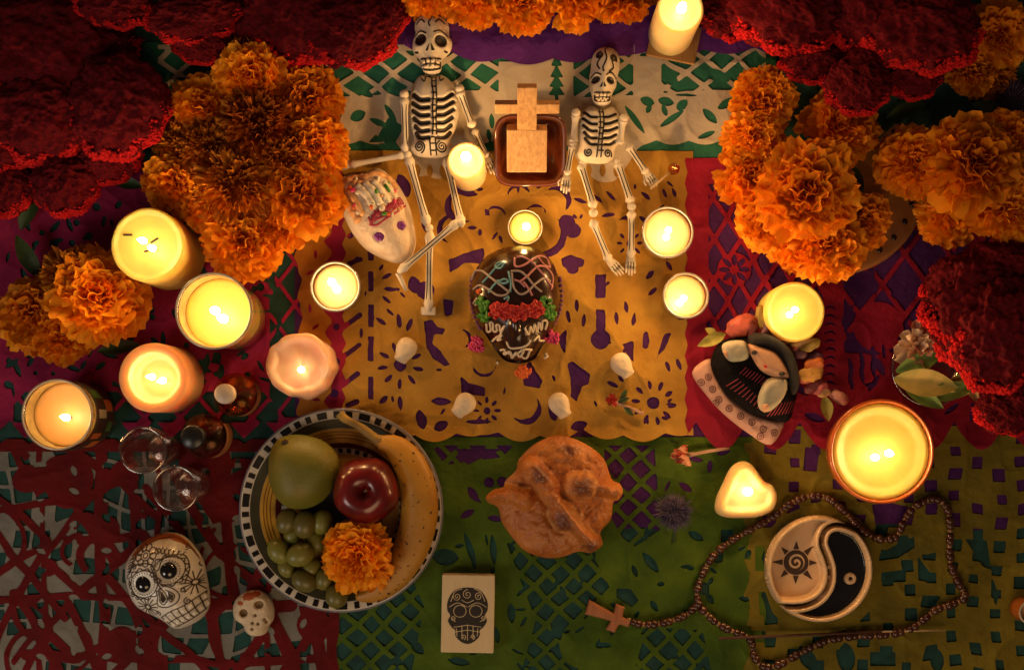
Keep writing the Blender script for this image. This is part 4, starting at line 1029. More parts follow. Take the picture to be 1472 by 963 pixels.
limb(t, 'thigh', (586, 222, 50), (615, 326, 40), 5.6); limb(t, 'shin', (618, 330, 42), (616, 448, 14), 5.6)
limb(t, 'thigh', (641, 226, 48), (664, 326, 64), 5.4); limb(t, 'shin', (662, 316, 66), (572, 392, 50), 5.2)
for q in ((581, 136, 70, 6.5), (661, 128, 72, 6.5), (586, 222, 52, 6), (617, 328, 42, 6), (663, 320, 66, 6)):
    a, b = P(q[0], q[1], q[2]); t.part('joint_knob', ball(a, b, q[2], q[3], sub=2), bone_m)
a, b = P(572, 392, 49); c, d = P(584, 418, 40)
t.part('foot', tube([(a, b, 50), ((a + c) / 2, (b + d) / 2, 47), (c, d, 42)], [4, 3.4, 2.2], 8, flat=.7), bone_m)
a, b = P(616, 447, 9); t.part('foot', box(a, b, 4, 10.5, 6.0, 10, 2.2), bone_m)

x, Y, z = ground(860, 215)
head2 = [(870, 69), (884, 73), (891, 86), (890, 102), (887, 112), (886, 124), (880, 136), (877, 148), (866, 153), (854, 148), (850, 136), (847, 124), (847, 112), (849, 100), (851, 84), (858, 73)]
torso2 = [(852, 152), (866, 158), (880, 153), (890, 165), (896, 178), (893, 200), (884, 214), (882, 226), (872, 234), (856, 235), (838, 232), (830, 222), (833, 210), (832, 190), (833, 172), (840, 158)]
ribs2 = []
for k, yy in enumerate((168, 178, 188, 198, 207)):
    wl = 24 - abs(k - 1.5) * 1.5
    ribs2 += [([(857, yy + 4), (848, yy + 3), (861 - wl, yy - 6)], 1.9), ([(868, yy + 4), (876, yy + 3), (863 + wl, yy - 2)], 1.8)]
sl2 = [[(873, 70), (868, 80), (870, 92), (865, 104), (866, 110)], spiral(861, 86, 1, 5.5, 1.8, 0), spiral(880, 91, 1, 5.5, 1.8, 2), [(862, 90), (857, 98), (860, 106)], [(878, 96), (880, 104), (874, 110)], [(849, 115), (855, 111), (862, 115)], [(870, 115), (877, 111), (885, 116)]] + mouth_lines(865, 143, 11, 6)
pl2 = [[(861, 160), (862, 180), (860, 200), (857, 228)], [(866, 160), (867, 180), (865, 200), (863, 228)], spiral(845, 222, 1, 6, 1.6), spiral(873, 224, 1, 6, 1.6, 3)] + spine([(863, 164 + 8 * i) for i in range(8)])
t, _ = skeleton('short seated skeleton figure to the right of the wooden cross', head2, torso2, [(855, 120, 5.5, 4.6), (876, 121, 5.5, 4.6)],
                [[(860, 132), (864, 132), (865, 124)], [(866, 132), (870, 131), (866, 124)]], [(858, 141, 2.4, 2.4), (863, 142, 2.4, 2.4), (868, 142, 2.4, 2.4), (873, 141, 2.4, 2.4), (860, 147, 2.2, 2), (865, 148, 2.2, 2), (870, 147, 2.2, 2)], sl2, ribs2, pl2, 42, (float(x), float(Y), float(z)))
limb(t, 'upper_arm', (828, 164, 66), (824, 206, 54), 5.6, False); limb(t, 'forearm', (823, 208, 54), (815, 252, 42), 4.6); hand(t, 'hand', 815, 252, 40, 96, 28, 13)
limb(t, 'upper_arm', (896, 172, 66), (890, 208, 58), 5.4, False); limb(t, 'forearm', (902, 208, 56), (930, 250, 42), 5); hand(t, 'hand', 929, 248, 40, 55, 26, 13)
limb(t, 'thigh', (834, 234, 46), (854, 300, 44), 5.4); limb(t, 'shin', (851, 316, 44), (876, 376, 16), 5.4); limb(t, 'thigh', (887, 232, 46), (908, 294, 46), 5.6); limb(t, 'shin', (908, 302, 46), (907, 370, 16), 5.4)
hand(t, 'foot', 876, 374, 13, 48, 30, 14); hand(t, 'foot', 907, 368, 13, 92, 30, 14)
for q in ((828, 163, 68, 6.5), (897, 170, 68, 6.5), (853, 306, 46, 6.5), (908, 297, 48, 6.5), (824, 207, 55, 5.5), (838, 233, 48, 5.5), (887, 232, 48, 5.5)):
    a, b = P(q[0], q[1], q[2]); t.part('joint_knob', ball(a, b, q[2], q[3], sub=2), bone_m)
# stick and copper bell in its hand
a, b = P(935, 272, 44); c, d = P(962, 248, 46)
t2 = Thing('copper_hand_bell', 'tiny copper bell on a pale stick held by the short skeleton', 'bell', (a, b, 40))
t2.part('stick', tube([(a, b, 45), (c, d, 47)], 1.6, 8), wood('pale_stick', (.6, .42, .22), (.45, .3, .15)))
e, f = P(970, 241, 46); t2.part('bell', lathe(e, f, [(8.5, 36), (8, 40), (6.5, 46), (5, 52), (2, 55), (.3, 55.5)], 24, cap0=True), mat('copper', (.72, .28, .10), .22, .1, metal=.95))

# ================================================================ CROSS AND BOWL
x, Y, z = [float(q) for q in ground(761, 225)]
bowl_m = mat('brown_glaze', (.16, .035, .010), .16, .25, 40, coat=.6); pine = wood('pale_pine', (.70, .42, .17), (.44, .23, .08))
cx, cY = P(762, 210, z + 24)
t = Thing('square_bowl', 'glossy brown square bowl with rounded corners behind the cross base', 'bowl', (cx, cY, z))
tl = .44
def tiltv(vf, ang, px, py, pz):
    v = vf[0].copy(); y = v[:, 1] - py; zz = v[:, 2] - pz
    v[:, 1] = py + y * math.cos(ang) - zz * math.sin(ang); v[:, 2] = pz + y * math.sin(ang) + zz * math.cos(ang); return v, vf[1]
bw = lathe(cx, cY, [(28, z + 2), (37, z + 3), (46, z + 20), (50, z + 34), (50.5, z + 37), (48, z + 38.5), (44.5, z + 37), (40, z + 22), (33, z + 9), (.4, z + 8)], 80, sq=5.0, cap0=True)
bw[0][:, 2] += 12
t.part('bowl_body', tiltv(bw, tl, cx, cY, z + 20), bowl_m)
px_, py_, pz_ = *P(757, 240, z + 40), z + 44
t = Thing('wooden_cross', 'pale wooden cross with a square block foot leaning back in the brown bowl', 'cross', (px_, py_, z + 12))
ang = .62; K = 1.06
t.part('upright', tiltv(box(px_, py_ + 55 * K, pz_ - 8, 13.2, 54 * K, 17, 1.2), ang, px_, py_, pz_), pine, smooth=False)
t.part('crossbar', tiltv(box(px_, py_ + 81 * K, pz_ - 7.6, 43.5, 6.4 * K, 16.2, 1.2), ang, px_, py_, pz_), wood('pale_pine_cross', (.70, .42, .17), (.44, .23, .08), rz=1.57), smooth=False)
t.part('base_block', tiltv(box(px_, py_ + 24 * K, pz_ - 14, 27.5, 28 * K, 30, 1.4), ang - .12, px_, py_, pz_), wood('pale_pine_block', (.72, .45, .20), (.48, .26, .10), rz=1.57), smooth=False)

# ================================================================ CHOCOLATE SKULL
choc = mat('dark_chocolate', (.030, .010, .005), .2, .2, 40, .06, 200, coat=.5)
op = smooth_poly([(747, 353), (768, 356), (788, 368), (800, 388), (806, 415), (806, 440), (800, 462), (790, 480), (778, 500), (768, 516), (748, 522), (726, 518), (712, 502), (700, 484), (686, 464), (677, 440), (675, 412), (684, 386), (702, 366), (724, 356)])
H = 74; op = pp(op, H * .45); dk = lambda pts: pp(pts, H * .8)
ey = [P(708, 478, H * .7), P(772, 476, H * .7)]; nsx = P(740, 470, H * .7)
def cm(X, Y, h, d):
    for a, b in ey: h = h - 9 * np.clip(1 - ((X - a) / 17) ** 2 - ((Y - b) / 13) ** 2, 0, 1)
    h = h + 5 * np.clip(1 - ((X - nsx[0]) / 9) ** 2 - ((Y - nsx[1]) / 16) ** 2, 0, 1)
    return h - 16 * sm((P(0, 440, 0)[1] - Y) / 90)
so = Solid(op, H, 52, 3.5, .3, 1.8, mod=cm, nb=10)
x, Y = P(740, 440, 0)
t = Thing('chocolate_skull', 'dark chocolate skull piped with coloured icing in the middle of the yellow paper', 'sugar skull', (x, Y, 4))
sk = t.part('skull_body', so.vf, choc)
ic = lambda n, c: mat(n, c, .45, .1, 80)
blue, pinkg, white_i, grey_i = ic('blue_icing', (.14, .34, .40)), ic('dusty_pink_icing', (.42, .16, .18)), ic('white_icing', (.72, .62, .48)), ic('grey_icing', (.34, .28, .26))
c4 = lambda pts: dk([(640 + a / 4.014, 330 + b / 4.014) for a, b in pts])
def rope(pts, m, r=1.5): t.part('icing_line', so.rope(smooth_line(c4(pts), 5), r), m, sk)
for p in ([(150, 280), (170, 230), (215, 240), (260, 280), (320, 330), (370, 370)], [(215, 310), (255, 270), (300, 220), (340, 200), (320, 230), (290, 220), (310, 195), (350, 205)], [(250, 370), (290, 320), (340, 295), (365, 310), (330, 320), (300, 300)], [(160, 340), (200, 322), (250, 350), (300, 385), (350, 385), (378, 350)], [(160, 420), (185, 395), (190, 425), (170, 430)], [(365, 250), (380, 320), (375, 370)], [(340, 410), (365, 395), (360, 420)]):
    rope(p, blue if p[0][0] > 200 else grey_i)
for p in ([(400, 170), (405, 220), (450, 215), (500, 180), (550, 150), (590, 165), (605, 215)], [(410, 165), (450, 165), (500, 195), (550, 250), (590, 300), (620, 330)], [(380, 250), (430, 250), (470, 280), (510, 330), (555, 365)], [(385, 260), (395, 340), (430, 380), (470, 370), (520, 320), (570, 285), (605, 300)], [(430, 310), (470, 280), (530, 220), (580, 220), (620, 270), (610, 350)], [(450, 310), (480, 350), (500, 390)], [(540, 165), (570, 205), (605, 215)], [(400, 300), (430, 310), (460, 340)]):
    rope(p, pinkg if p[0][0] > 395 else grey_i)
for p in ([(238, 540), (240, 580), (262, 575), (258, 535), (275, 540), (278, 580), (298, 580), (296, 550), (315, 555), (318, 585), (345, 555), (320, 600), (330, 610)], [(458, 570), (480, 605), (490, 560), (505, 590), (515, 545), (530, 590), (540, 535), (556, 575), (562, 525), (588, 530), (580, 570)],
          [(270, 635), (300, 615), (325, 610), (300, 635), (325, 630)], [(510, 640), (540, 610), (545, 635), (580, 630)], [(355, 645), (375, 680), (430, 680), (470, 665), (490, 640)], [(318, 690), (345, 690), (340, 715), (375, 700), (385, 735), (410, 705), (430, 730), (455, 695), (440, 725), (470, 735), (490, 690)], [(345, 700), (400, 720), (450, 690), (500, 690)]):
    rope(p, white_i, 1.7)
rnd = random.Random(4)
def piped(cx, cy, rx, ry, n, m, name, r=4.0, parent=None, base=None):
    parts = []
    for k in range(n):
        a = rnd.uniform(0, 6.28); q = math.sqrt(rnd.random()); x, Y = dk([(cx + q * rx * math.cos(a), cy + q * ry * math.sin(a))])[0]
        z = float(so.surf(x, Y)) if base is None else base
        az = rnd.uniform(0, 6.28); L = r * 1.5
        parts.append(tube([(x, Y, z - 1), (x + L * .3 * math.cos(az), Y + L * .3 * math.sin(az), z + r), (x + L * .8 * math.cos(az), Y + L * .8 * math.sin(az), z + r * 1.7)], [r * .8, r * .8, .9], 6))
    o = t.part(name, join(*parts), m, parent or sk); o['kind'] = 'stuff'
red_i = ic('red_icing', (.50, .018, .012)); green_i = ic('green_icing', (.06, .24, .02)); hot = ic('hot_pink_icing', (.62, .04, .17)); oran = ic('orange_icing', (.75, .14, .02))
for cx, cy in ((714, 447), (728, 450), (742, 452), (756, 450), (770, 446)): piped(cx, cy, 9, 8.5, 34, red_i, 'piped_rosette', 4.6)
for cx, cy in ((693, 438), (698, 452), (784, 438), (790, 448)): piped(cx, cy, 8, 10, 16, green_i, 'piped_leaf', 4.4)
piped(690, 420, 5, 3, 6, oran, 'piped_rosette', 3)
piped(684, 494, 10, 11, 40, hot, 'piped_rosette', 3.6, base=22); piped(795, 482, 9, 10, 34, hot, 'piped_rosette', 3.4, base=26); piped(752, 533, 10, 9, 36, oran, 'piped_rosette', 3.6, base=14)
for a, b in ((684, 494), (795, 482), (752, 533)):
    x, Y = dk([(a, b)])[0]; t.part('icing_base', ball(x, Y, 12, 8, 8, 9, 2), hot if b < 500 else oran, sk)
for p in ([(714, 520), (717, 523)], [(784, 508), (787, 512), (782, 515)], [(744, 418), (748, 420)]):
    t.part('icing_line', tube([(*P(a, b, 6 if b > 500 else 73), 6 if b > 500 else 72) for a, b in p], 2, 6), white_i, sk)
purp = ic('purple_icing', (.16, .04, .17))
for side in (0, 1):
    pts = [(678, 400), (676, 425), (680, 450), (690, 472)] if side == 0 else [(805, 400), (808, 425), (804, 450), (796, 466)]
    ln_ = smooth_line(pp(pts, H * .4), 8)
    t.part('icing_beads', join(*[ball(a, b, 30 + 4 * math.sin(i), 3, sub=1) for i, (a, b) in enumerate(ln_[::2])]), purp, sk)

# ================================================================ WHITE SUGAR SKULL (lying on its back, jaw up the picture)
sugar = mat('white_sugar', (.72, .62, .50), .8, .16, 70, .8, 900, col2=(.62, .48, .36)); H = 62
op = pp(smooth_poly([(484, 262), (500, 252), (520, 250), (543, 242), (558, 250), (570, 262), (582, 282), (590, 302), (596, 330), (597, 352), (590, 369), (573, 378), (548, 371), (522, 355), (502, 328), (488, 294)]), H * .45)
c2 = lambda a, b: P(470 + a / 3.44, 190 + b / 3.44, H * .8)
e1, e2 = c2(262, 520), c2(365, 465)
def smod(X, Y, h, d):
    for a, b in (e1, e2): h = h - 6 * np.clip(1 - ((X - a) / 10) ** 2 - ((Y - b) / 9) ** 2, 0, 1)
    return h
so = Solid(op, H, 40, 3.5, .3, 1.8, mod=smod, nb=8, rough=.6, rs=4)
x, Y = P(540, 305, 0); t = Thing('sugar_skull', 'white sugar skull with purple eyes lying next to the tall skeleton', 'sugar skull', (x, Y, 4))
sk = t.part('skull_body', so.vf, sugar)
peach = ic('peach_icing', (.72, .38, .16)); violet = ic('violet_icing', (.24, .03, .30)); crim = ic('crimson_icing', (.40, .03, .08)); ivory = ic('ivory_icing', (.74, .66, .52))
for a, b in (e1, e2):
    t.part('icing_eye', join(*[ball(a + 4.2 * math.cos(k * 1.05), b + 3.4 * math.sin(k * 1.05), float(so.surf(a, b)) + 1.6, 3.6, sub=2) for k in range(6)], ball(a, b, float(so.surf(a, b)) + 1.5, 3, sub=2)), violet, sk)
for k in range(22):
    u = k / 21; jt = random.uniform(-9, 9); a, b = c2(222 + 155 * u, 468 - 108 * u - 8 * math.sin(u * 3.1) + jt); a2, b2 = c2(212 + 148 * u + jt, 430 - 104 * u + jt); 
    t.part('icing_tooth', so.rope([(a, b), ((a + a2) / 2 + .8, (b + b2) / 2), (a2, b2)], 1.2), crim, sk)
t.part('icing_line', so.rope(smooth_line([c2(215, 465), c2(250, 470), c2(300, 435), c2(350, 400), c2(385, 360)], 5), 1.5), crim, sk)
t.part('icing_line', so.rope(smooth_line([c2(215, 450), c2(270, 435), c2(330, 395), c2(375, 345)], 5), 1.3), crim, sk)
for pts, r, m_ in (([(90, 300), (110, 350), (140, 400), (170, 450)], 5.5, peach), ([(120, 290), (150, 350), (190, 420)], 4, peach), ([(150, 270), (210, 330), (240, 390)], 4.5, ivory), ([(190, 260), (240, 310), (270, 370)], 4.5, ivory), ([(230, 250), (280, 310), (310, 360)], 4, ivory), ([(180, 240), (240, 210), (300, 230), (340, 280)], 4, peach), ([(100, 250), (150, 230), (210, 225)], 4.5, peach), ([(280, 250), (320, 300), (340, 330)], 3.5, ivory)):
    l = smooth_line([c2(*p) for p in pts], 6); t.part('icing_rope', tube([(a, b, float(so.surf(a, b)) - r * .6) for a, b in l], [r * (1.35 + .16 * math.sin(i * 1.7) - (.6 if i in (0, len(l) - 1) else 0)) for i in range(len(l))], 10), m_, sk)
rd = random.Random(31); dotm = [peach, ivory, hot, green_i, oran, ivory, peach]
for k in range(34):
    a, b = c2(rd.uniform(110, 370), rd.uniform(215, 420))
    if so.fn(np.array([a]), np.array([b]))[0] < 5: continue
    t.part('icing_dot', ball(a, b, float(so.surf(a, b)) + 1, rd.uniform(2.2, 4.8), rd.uniform(2.2, 4.8), 2.6, 2), dotm[k % 7], sk)
t.part('icing_leaf', so.rope([c2(290, 265), c2(303, 285), c2(315, 300)], 2.4), green_i, sk)

# ================================================================ CERAMIC SKULL
cer = mat('ceramic_white', (.80, .75, .66), .33, .12, 50, .12, 300, coat=.25); rust = mat('rust_glaze', (.50, .15, .02), .35, .35, 60, col2=(.30, .07, .01)); H = 86; zt = H * .8
op = pp(smooth_poly([(178, 824), (181, 806), (196, 786), (220, 770), (243, 766), (262, 772), (277, 787), (289, 806), (295, 833), (299, 862), (295, 880), (282, 894), (262, 903), (249, 904), (230, 891), (203, 878), (190, 866), (182, 846)]), H * .5)
q = lambda a, b: P(a, b, zt)
e = [(*q(212, 837), 14), (*q(245, 819), 14)]; nz = q(243, 853)
def km(X, Y, h, d):
    for a, b, r in e: h = h - 4.5 * np.clip(1 - ((X - a) / (r * 1.15)) ** 2 - ((Y - b) / (r * 1.15)) ** 2, 0, 1)
    h = h - 4 * np.clip(1 - ((X - nz[0]) / 7) ** 2 - ((Y - nz[1]) / 10) ** 2, 0, 1)
    return h
so = Solid(op, H, 52, 3.8, .3, 1.6, mod=km, nb=10)
x, Y = P(240, 835, 0); t = Thing('ceramic_skull', 'painted white ceramic skull with black glossy eyes on the red paper', 'skull', (x, Y, 4))
sk = t.part('skull_body', so.vf, cer)
cap = [q(*p) for p in [(196, 779), (222, 762), (250, 758), (275, 775), (295, 805), (302, 840), (296, 838), (292, 816), (282, 800), (268, 790), (254, 781), (240, 775), (220, 777), (202, 787), (186, 802), (184, 800)]]
t.part('rust_cap', so.decal(lambda X, Y: d_poly(X, Y, cap), bbox(cap), 1.6, .4), rust, sk)
for a, b, r in e:
    z = float(so.surf(a, b)); t.part('eye', ball(a, b, z - 2.5, 12.6, 12.6, 10, 3), mat('black_gloss', (.006, .006, .006), .08, .1, coat=.5), sk)
L = []
def ring(cx, cy, rx, ry, a=0, n=26): c_, s_ = math.cos(a), math.sin(a); return [(cx + rx * math.cos(k / n * 6.283) * c_ - ry * math.sin(k / n * 6.283) * s_, cy + rx * math.cos(k / n * 6.283) * s_ + ry * math.sin(k / n * 6.283) * c_) for k in range(n + 1)]
L += [ring(212, 837, 22, 19, -.5), ring(247, 818, 21, 19, -.5)]
L += [smooth_line([(236, 842), (232, 858), (232, 868), (244, 870), (258, 864), (262, 852), (252, 842), (238, 838)], 5), smooth_line([(237, 846), (235, 860), (241, 866), (246, 858), (238, 842)], 5), smooth_line([(244, 845), (256, 852), (252, 862), (247, 856)], 4)]
L += [ring(212, 797, 7, 7), ring(212, 797, 3.6, 3.6)] + [ring(212 + 12 * math.cos(k * .7), 797 + 11 * math.sin(k * .7), 4.6, 4.6, n=12) for k in range(9)]
L += [smooth_line([(184, 826 - 4 * k), (191 + k, 820 - 4 * k), (186 + 2 * k, 815 - 4 * k)], 3) for k in range(6)] + [smooth_line([(226 + 6 * k, 786 + k), (232 + 5 * k, 793 + 1.5 * k), (236 + 5.5 * k, 785 + 1.8 * k)], 3) for k in range(6)]
L += [smooth_line([(182, 832), (196, 812), (220, 808), (232, 818), (240, 800), (262, 797), (272, 815), (268, 836)], 5)]
for cx, cy, R1 in ((215, 871, 16), (279, 837, 17)):
    L += [[(cx + 3.5 * math.cos(k * .45), cy + 3.5 * math.sin(k * .45)), (cx + R1 * math.cos(k * .45), cy + R1 * .95 * math.sin(k * .45))] for k in range(14)] + [ring(cx, cy, 3.5, 3.5, n=10)]
for cx, cy, R1, n in ((212, 837, 22, 12), (247, 818, 21, 12)):
    L += [smooth_line([(cx + R1 * math.cos(k / n * 6.283), cy + R1 * .9 * math.sin(k / n * 6.283)), (cx + (R1 + 4.5) * math.cos((k + .5) / n * 6.283), cy + (R1 + 4) * .9 * math.sin((k + .5) / n * 6.283)), (cx + R1 * math.cos((k + 1) / n * 6.283), cy + R1 * .9 * math.sin((k + 1) / n * 6.283))], 2) for k in range(n)]
L += [spiral(192, 852, .5, 5, 1.4), spiral(272, 862, .5, 5, 1.4, 2), spiral(285, 812, .5, 5, 1.4, 1), spiral(230, 790, .5, 4.5, 1.4), spiral(196, 812, .5, 4, 1.3), spiral(264, 787, .5, 4, 1.3), spiral(229, 880, .5, 4, 1.2), ring(188, 838, 2.5, 2.5, n=8), ring(200, 858, 2.2, 2.2, n=8), ring(266, 846, 2.5, 2.5, n=8), ring(230, 827, 2.4, 2.4, n=8)]
# teeth: two courses between three curves
tu = [(232, 887), (250, 876), (268, 868), (284, 857), (293, 850)]; tmid = [(241, 896), (256, 887), (272, 879), (287, 867), (296, 860)]; tb = [(250, 903), (262, 897), (276, 889), (289, 879), (297, 870)]
L += [smooth_line(tu, 5), smooth_line(tmid, 5), smooth_line(tb, 5)]
su, sm_, sb = smooth_line(tu, 6), smooth_line(tmid, 6), smooth_line(tb, 6)
L += [[su[k], sm_[k], sb[k]] for k in range(0, 25, 3)]
LL = [[q(*p) for p in l] for l in L]
t.part('painted_lines', so.decal(lambda X, Y: np.minimum.reduce([d_line(X, Y, l, .66) for l in LL]), bbox(op), .8, .7), mat('sepia_paint', (.05, .032, .022), .5), sk)
for k in range(0, 19, 3):
    for A_, B_ in ((su, sm_), (sm_, sb)):
        a = np.mean([A_[k], A_[k + 3], B_[k], B_[k + 3]], axis=0); x, Y = q(*a); z = float(so.surf(x, Y)); t.part('tooth', ball(x, Y, z - .3, 3.6, 3.4, 2.0, 2, .5), cer, sk)
nost = [[q(*p) for p in ((238, 846), (236, 859), (240, 864), (244, 858))], [q(*p) for p in ((246, 847), (255, 853), (253, 860), (248, 856))]]
t.part('nose_opening', so.decal(lambda X, Y: np.minimum.reduce([d_poly(X, Y, n_) for n_ in nost]), bbox(sum(nost, [])), .8, .6), MATS['sepia_paint'], sk)
dots = []
for a, b, r in e:
    for k in range(26):
        g, h_ = a + 16 * math.cos(k / 26 * 6.283), b + 15 * math.sin(k / 26 * 6.283); dots.append(ball(g, h_, float(so.surf(g, h_)) + .2, .9, sub=1))
o = t.part('painted_dots', join(*dots), MATS['sepia_paint'], sk); o['kind'] = 'stuff'
t.part('rust_stripe', so.decal(lambda X, Y: np.minimum.reduce([d_line(X, Y, [q(*p) for p in l], .9) for l in (smooth_line([(190, 798), (215, 774), (248, 768), (274, 786), (292, 815)], 5), smooth_line([(188, 803), (216, 779), (246, 774), (270, 792), (290, 822)], 5))]), bbox(op), .9, .9), mat('brown_stripe', (.20, .05, .008), .4), sk)

# ---- little white sugar skull beside it
H = 26; op = pp(smooth_poly([(335, 876), (340, 860), (354, 850), (372, 848), (387, 856), (394, 870), (394, 888), (388, 898), (382, 910), (366, 914), (354, 908), (350, 898), (339, 890)]), H * .5); q = lambda a, b: P(a, b, H * .9)
e = [(*q(351, 880), 7, 7), (*q(373, 868), 8, 7)]
def mm(X, Y, h, d):
    for a, b, r, r2 in e: h = h - 7 * np.clip(1 - ((X - a) / r) ** 2 - ((Y - b) / r2) ** 2, 0, 1)
    for p in ((368, 883), (364, 894), (372, 895), (381, 889), (383, 893), (363, 903)): a, b = q(*p); h = h - 4 * np.clip(1 - ((X - a) / 3.4) ** 2 - ((Y - b) / 3.0) ** 2, 0, 1)
    return h
so = Solid(op, H, 14, 3.8, .35, 1.3, mod=mm, nb=4, rough=.4, rs=4)
x, Y = P(365, 882, 0); t = Thing('sugar_skull', 'tiny cream sugar skull between the ceramic skull and the plate', 'sugar skull', (x, Y, 4))
sk = t.part('skull_body', so.vf, mat('cream_sugar', (.74, .60, .42), .7, .12, 80, .5, 700))
hol = mat('hollow_brown', (.22, .13, .06), .8); spot = mat('red_sugar_spot', (.46, .10, .03), .8)
for a, b, r, r2 in e: t.part('eye_hollow', so.decal(lambda X, Y: d_ell(X, Y, a, b, r * .8, r2 * .75), (a - 10, b - 10, a + 10, b + 10), .9, .4), hol, sk)
sp = [(*q(357, 857), 8, 5), (*q(368, 853), 6, 4), (*q(347, 866), 4, 3)]
t.part('red_spot', so.decal(lambda X, Y: np.minimum.reduce([d_ell(X, Y, *s_) for s_ in sp]) + .8 * vnoise(X / 3, Y / 3), (sp[2][0] - 10, sp[2][1] - 14, sp[1][0] + 12, sp[1][1] + 12), 1, .4), spot, sk)
tt = [q(*p) for p in ((368, 883), (364, 894), (372, 895), (381, 889), (383, 893), (363, 903))]
t.part('tooth_marks', so.decal(lambda X, Y: np.minimum.reduce([d_circ(X, Y, a, b, 2) for a, b in tt]), bbox(tt, 5), .8, .4), hol, sk)

# ================================================================ PLATE OF FRUIT
cx, cY = P(491, 733, 24); k_ = (D - 24) / D
t = Thing('painted_plate', 'round plate with a black and white chequered rim holding the fruit', 'plate', (cx, cY, 4))
R_ = lambda r: r * k_
prof = [(70, 5), (80, 5), (86, 9), (120, 18), (143, 25), (146, 26.5), (146, 28.5), (144, 29.5), (132, 26.8), (118, 23), (97, 17.5), (90, 14), (84, 11.5), (60, 10.5), (.4, 10.5)]
t.part('plate_body', lathe(cx, cY, [(R_(a), b) for a, b in prof], 128, cap0=True), mat('plate_white', (.62, .56, .47), .25, .08, 40, coat=.3))
def zplate(r):
    pr = sorted([(R_(a), b) for a, b in prof[7:]]); return float(np.interp(r, [p[0] for p in pr], [p[1] for p in pr]))
def band(name, r0, r1, m, n=5):
    t.part(name, lathe(cx, cY, [(R_(r0 + (r1 - r0) * i / n), zplate(R_(r0 + (r1 - r0) * i / n)) + .55) for i in range(n + 1)], 128), m)
gl = lambda n, c: mat(n, c, .4, .2, 60, spec=.3)
band('painted_band', 118, 131, gl('olive_glaze', (.045, .043, .02))); band('painted_band', 97, 117.5, gl('yellow_glaze', (.55, .30, .03))); band('painted_band', 89.5, 96.5, gl('maroon_glaze', (.12, .012, .012))); band('painted_band', 60, 81, gl('amber_glaze', (.40, .20, .03))); band('painted_band', 2, 59.5, gl('navy_glaze', (.03, .03, .07)))
for r in (103, 108, 112): band('painted_stripe', r, r + 1.1, gl('brown_stripe_glaze', (.18, .07, .01)), 1) if False else t.part('painted_stripe', lathe(cx, cY, [(R_(r), zplate(R_(r)) + 1), (R_(r + 1.2), zplate(R_(r + 1.2)) + 1)], 128), gl('brown_stripe_glaze', (.18, .07, .01)))
rb = random.Random(9); a = 0.0; blackg = gl('black_glaze', (.010, .009, .010))
def check(r0, r1, a0, a1):
    V = []; F = []; n = 4
    for i in range(n + 1):
        b = a0 + (a1 - a0) * i / n
        for r in (r0, (r0 + r1) / 2, r1): V.append((cx + R_(r) * math.cos(b), cY + R_(r) * math.sin(b), zplate(R_(r)) + .7))
    for i in range(n):
        for j in range(2): F.append((i * 3 + j, i * 3 + 3 + j, i * 3 + 4 + j, i * 3 + 1 + j))
    t.part('rim_check', (np.array(V), F), blackg)
while a < 6.22:
    for w_ in (rb.uniform(.10, .14), rb.uniform(.05, .075), rb.uniform(.05, .075)):
        if a + w_ > 6.26: break
        check(132.5, 142, a, a + w_); a += w_ + rb.uniform(.05, .075)
for i in range(44): check(82, 88.5, i * .1428, i * .1428 + .075)
t.part('rim_edge', lathe(cx, cY, [(R_(144.2), 29.9), (R_(145.6), 29.4), (R_(146.6), 28), (R_(146.6), 26)], 128), gl('blue_grey_glaze', (.20, .20, .26)))
zb = 14
def fruit(pts, H, wid, z0, mid=.5, nb=10, **kw): return Solid(pp(smooth_poly(pts), z0 + H * mid), H, wid, z0, mid, 2.0, nb=nb, **kw)
# mango
so = fruit([(388, 655), (396, 636), (412, 626), (436, 625), (464, 633), (483, 650), (489, 672), (481, 698), (464, 720), (440, 731), (414, 729), (396, 712), (387, 685)], 74, 44, zb, .42, 14)
x, Y = P(438, 680, zb); t = Thing('green_mango', 'green yellow mango at the upper left of the plate', 'fruit', (x, Y, zb))
mm_ = mat('mango_skin', (.085, .125, .012), .5, .2, 11, .3, 420, col2=(.20, .15, .014)); f_ = t.part('fruit_body', so.vf, mm_)
a, b = P(412, 636, 60); t.part('stem', ball(a, b, float(so.surf(a, b)), 5, 5, 4, 2), mat('stem_scar', (.05, .025, .015), .9))
# apple
x, Y = P(526, 705, 62); z = zb; r = 48 * (D - 60) / D
pr = [(.3, 6), (r * .25, 2), (r * .5, 2), (r * .8, 14), (r * .97, 32), (r, 46), (r * .93, 62), (r * .75, 76), (r * .52, 83), (r * .32, 83), (r * .16, 76), (r * .05, 70), (.3, 68)]
v, f = lathe(x, Y, [(a, b + z) for a, b in pr], 64); ang = np.arctan2(v[:, 1] - Y, v[:, 0] - x); rr = np.hypot(v[:, 1] - Y, v[:, 0] - x) * (1 + .025 * np.cos(5 * ang + 1)); v[:, 0] = x + rr * np.cos(ang); v[:, 1] = Y + rr * np.sin(ang)
t = Thing('red_apple', 'shiny dark red apple in the middle of the plate', 'fruit', (x, Y, z))
t.part('fruit_body', (v, f), mat('apple_skin', (.17, .007, .008), .28, .3, 50, col2=(.06, .003, .005), coat=.25)); t.part('stem', tube([(x, Y, z + 69), (x + 2, Y + 1, z + 78), (x + 5, Y + 2, z + 86)], [1.8, 1.4, 2], 7), mat('brown_stem', (.09, .045, .02), .8))
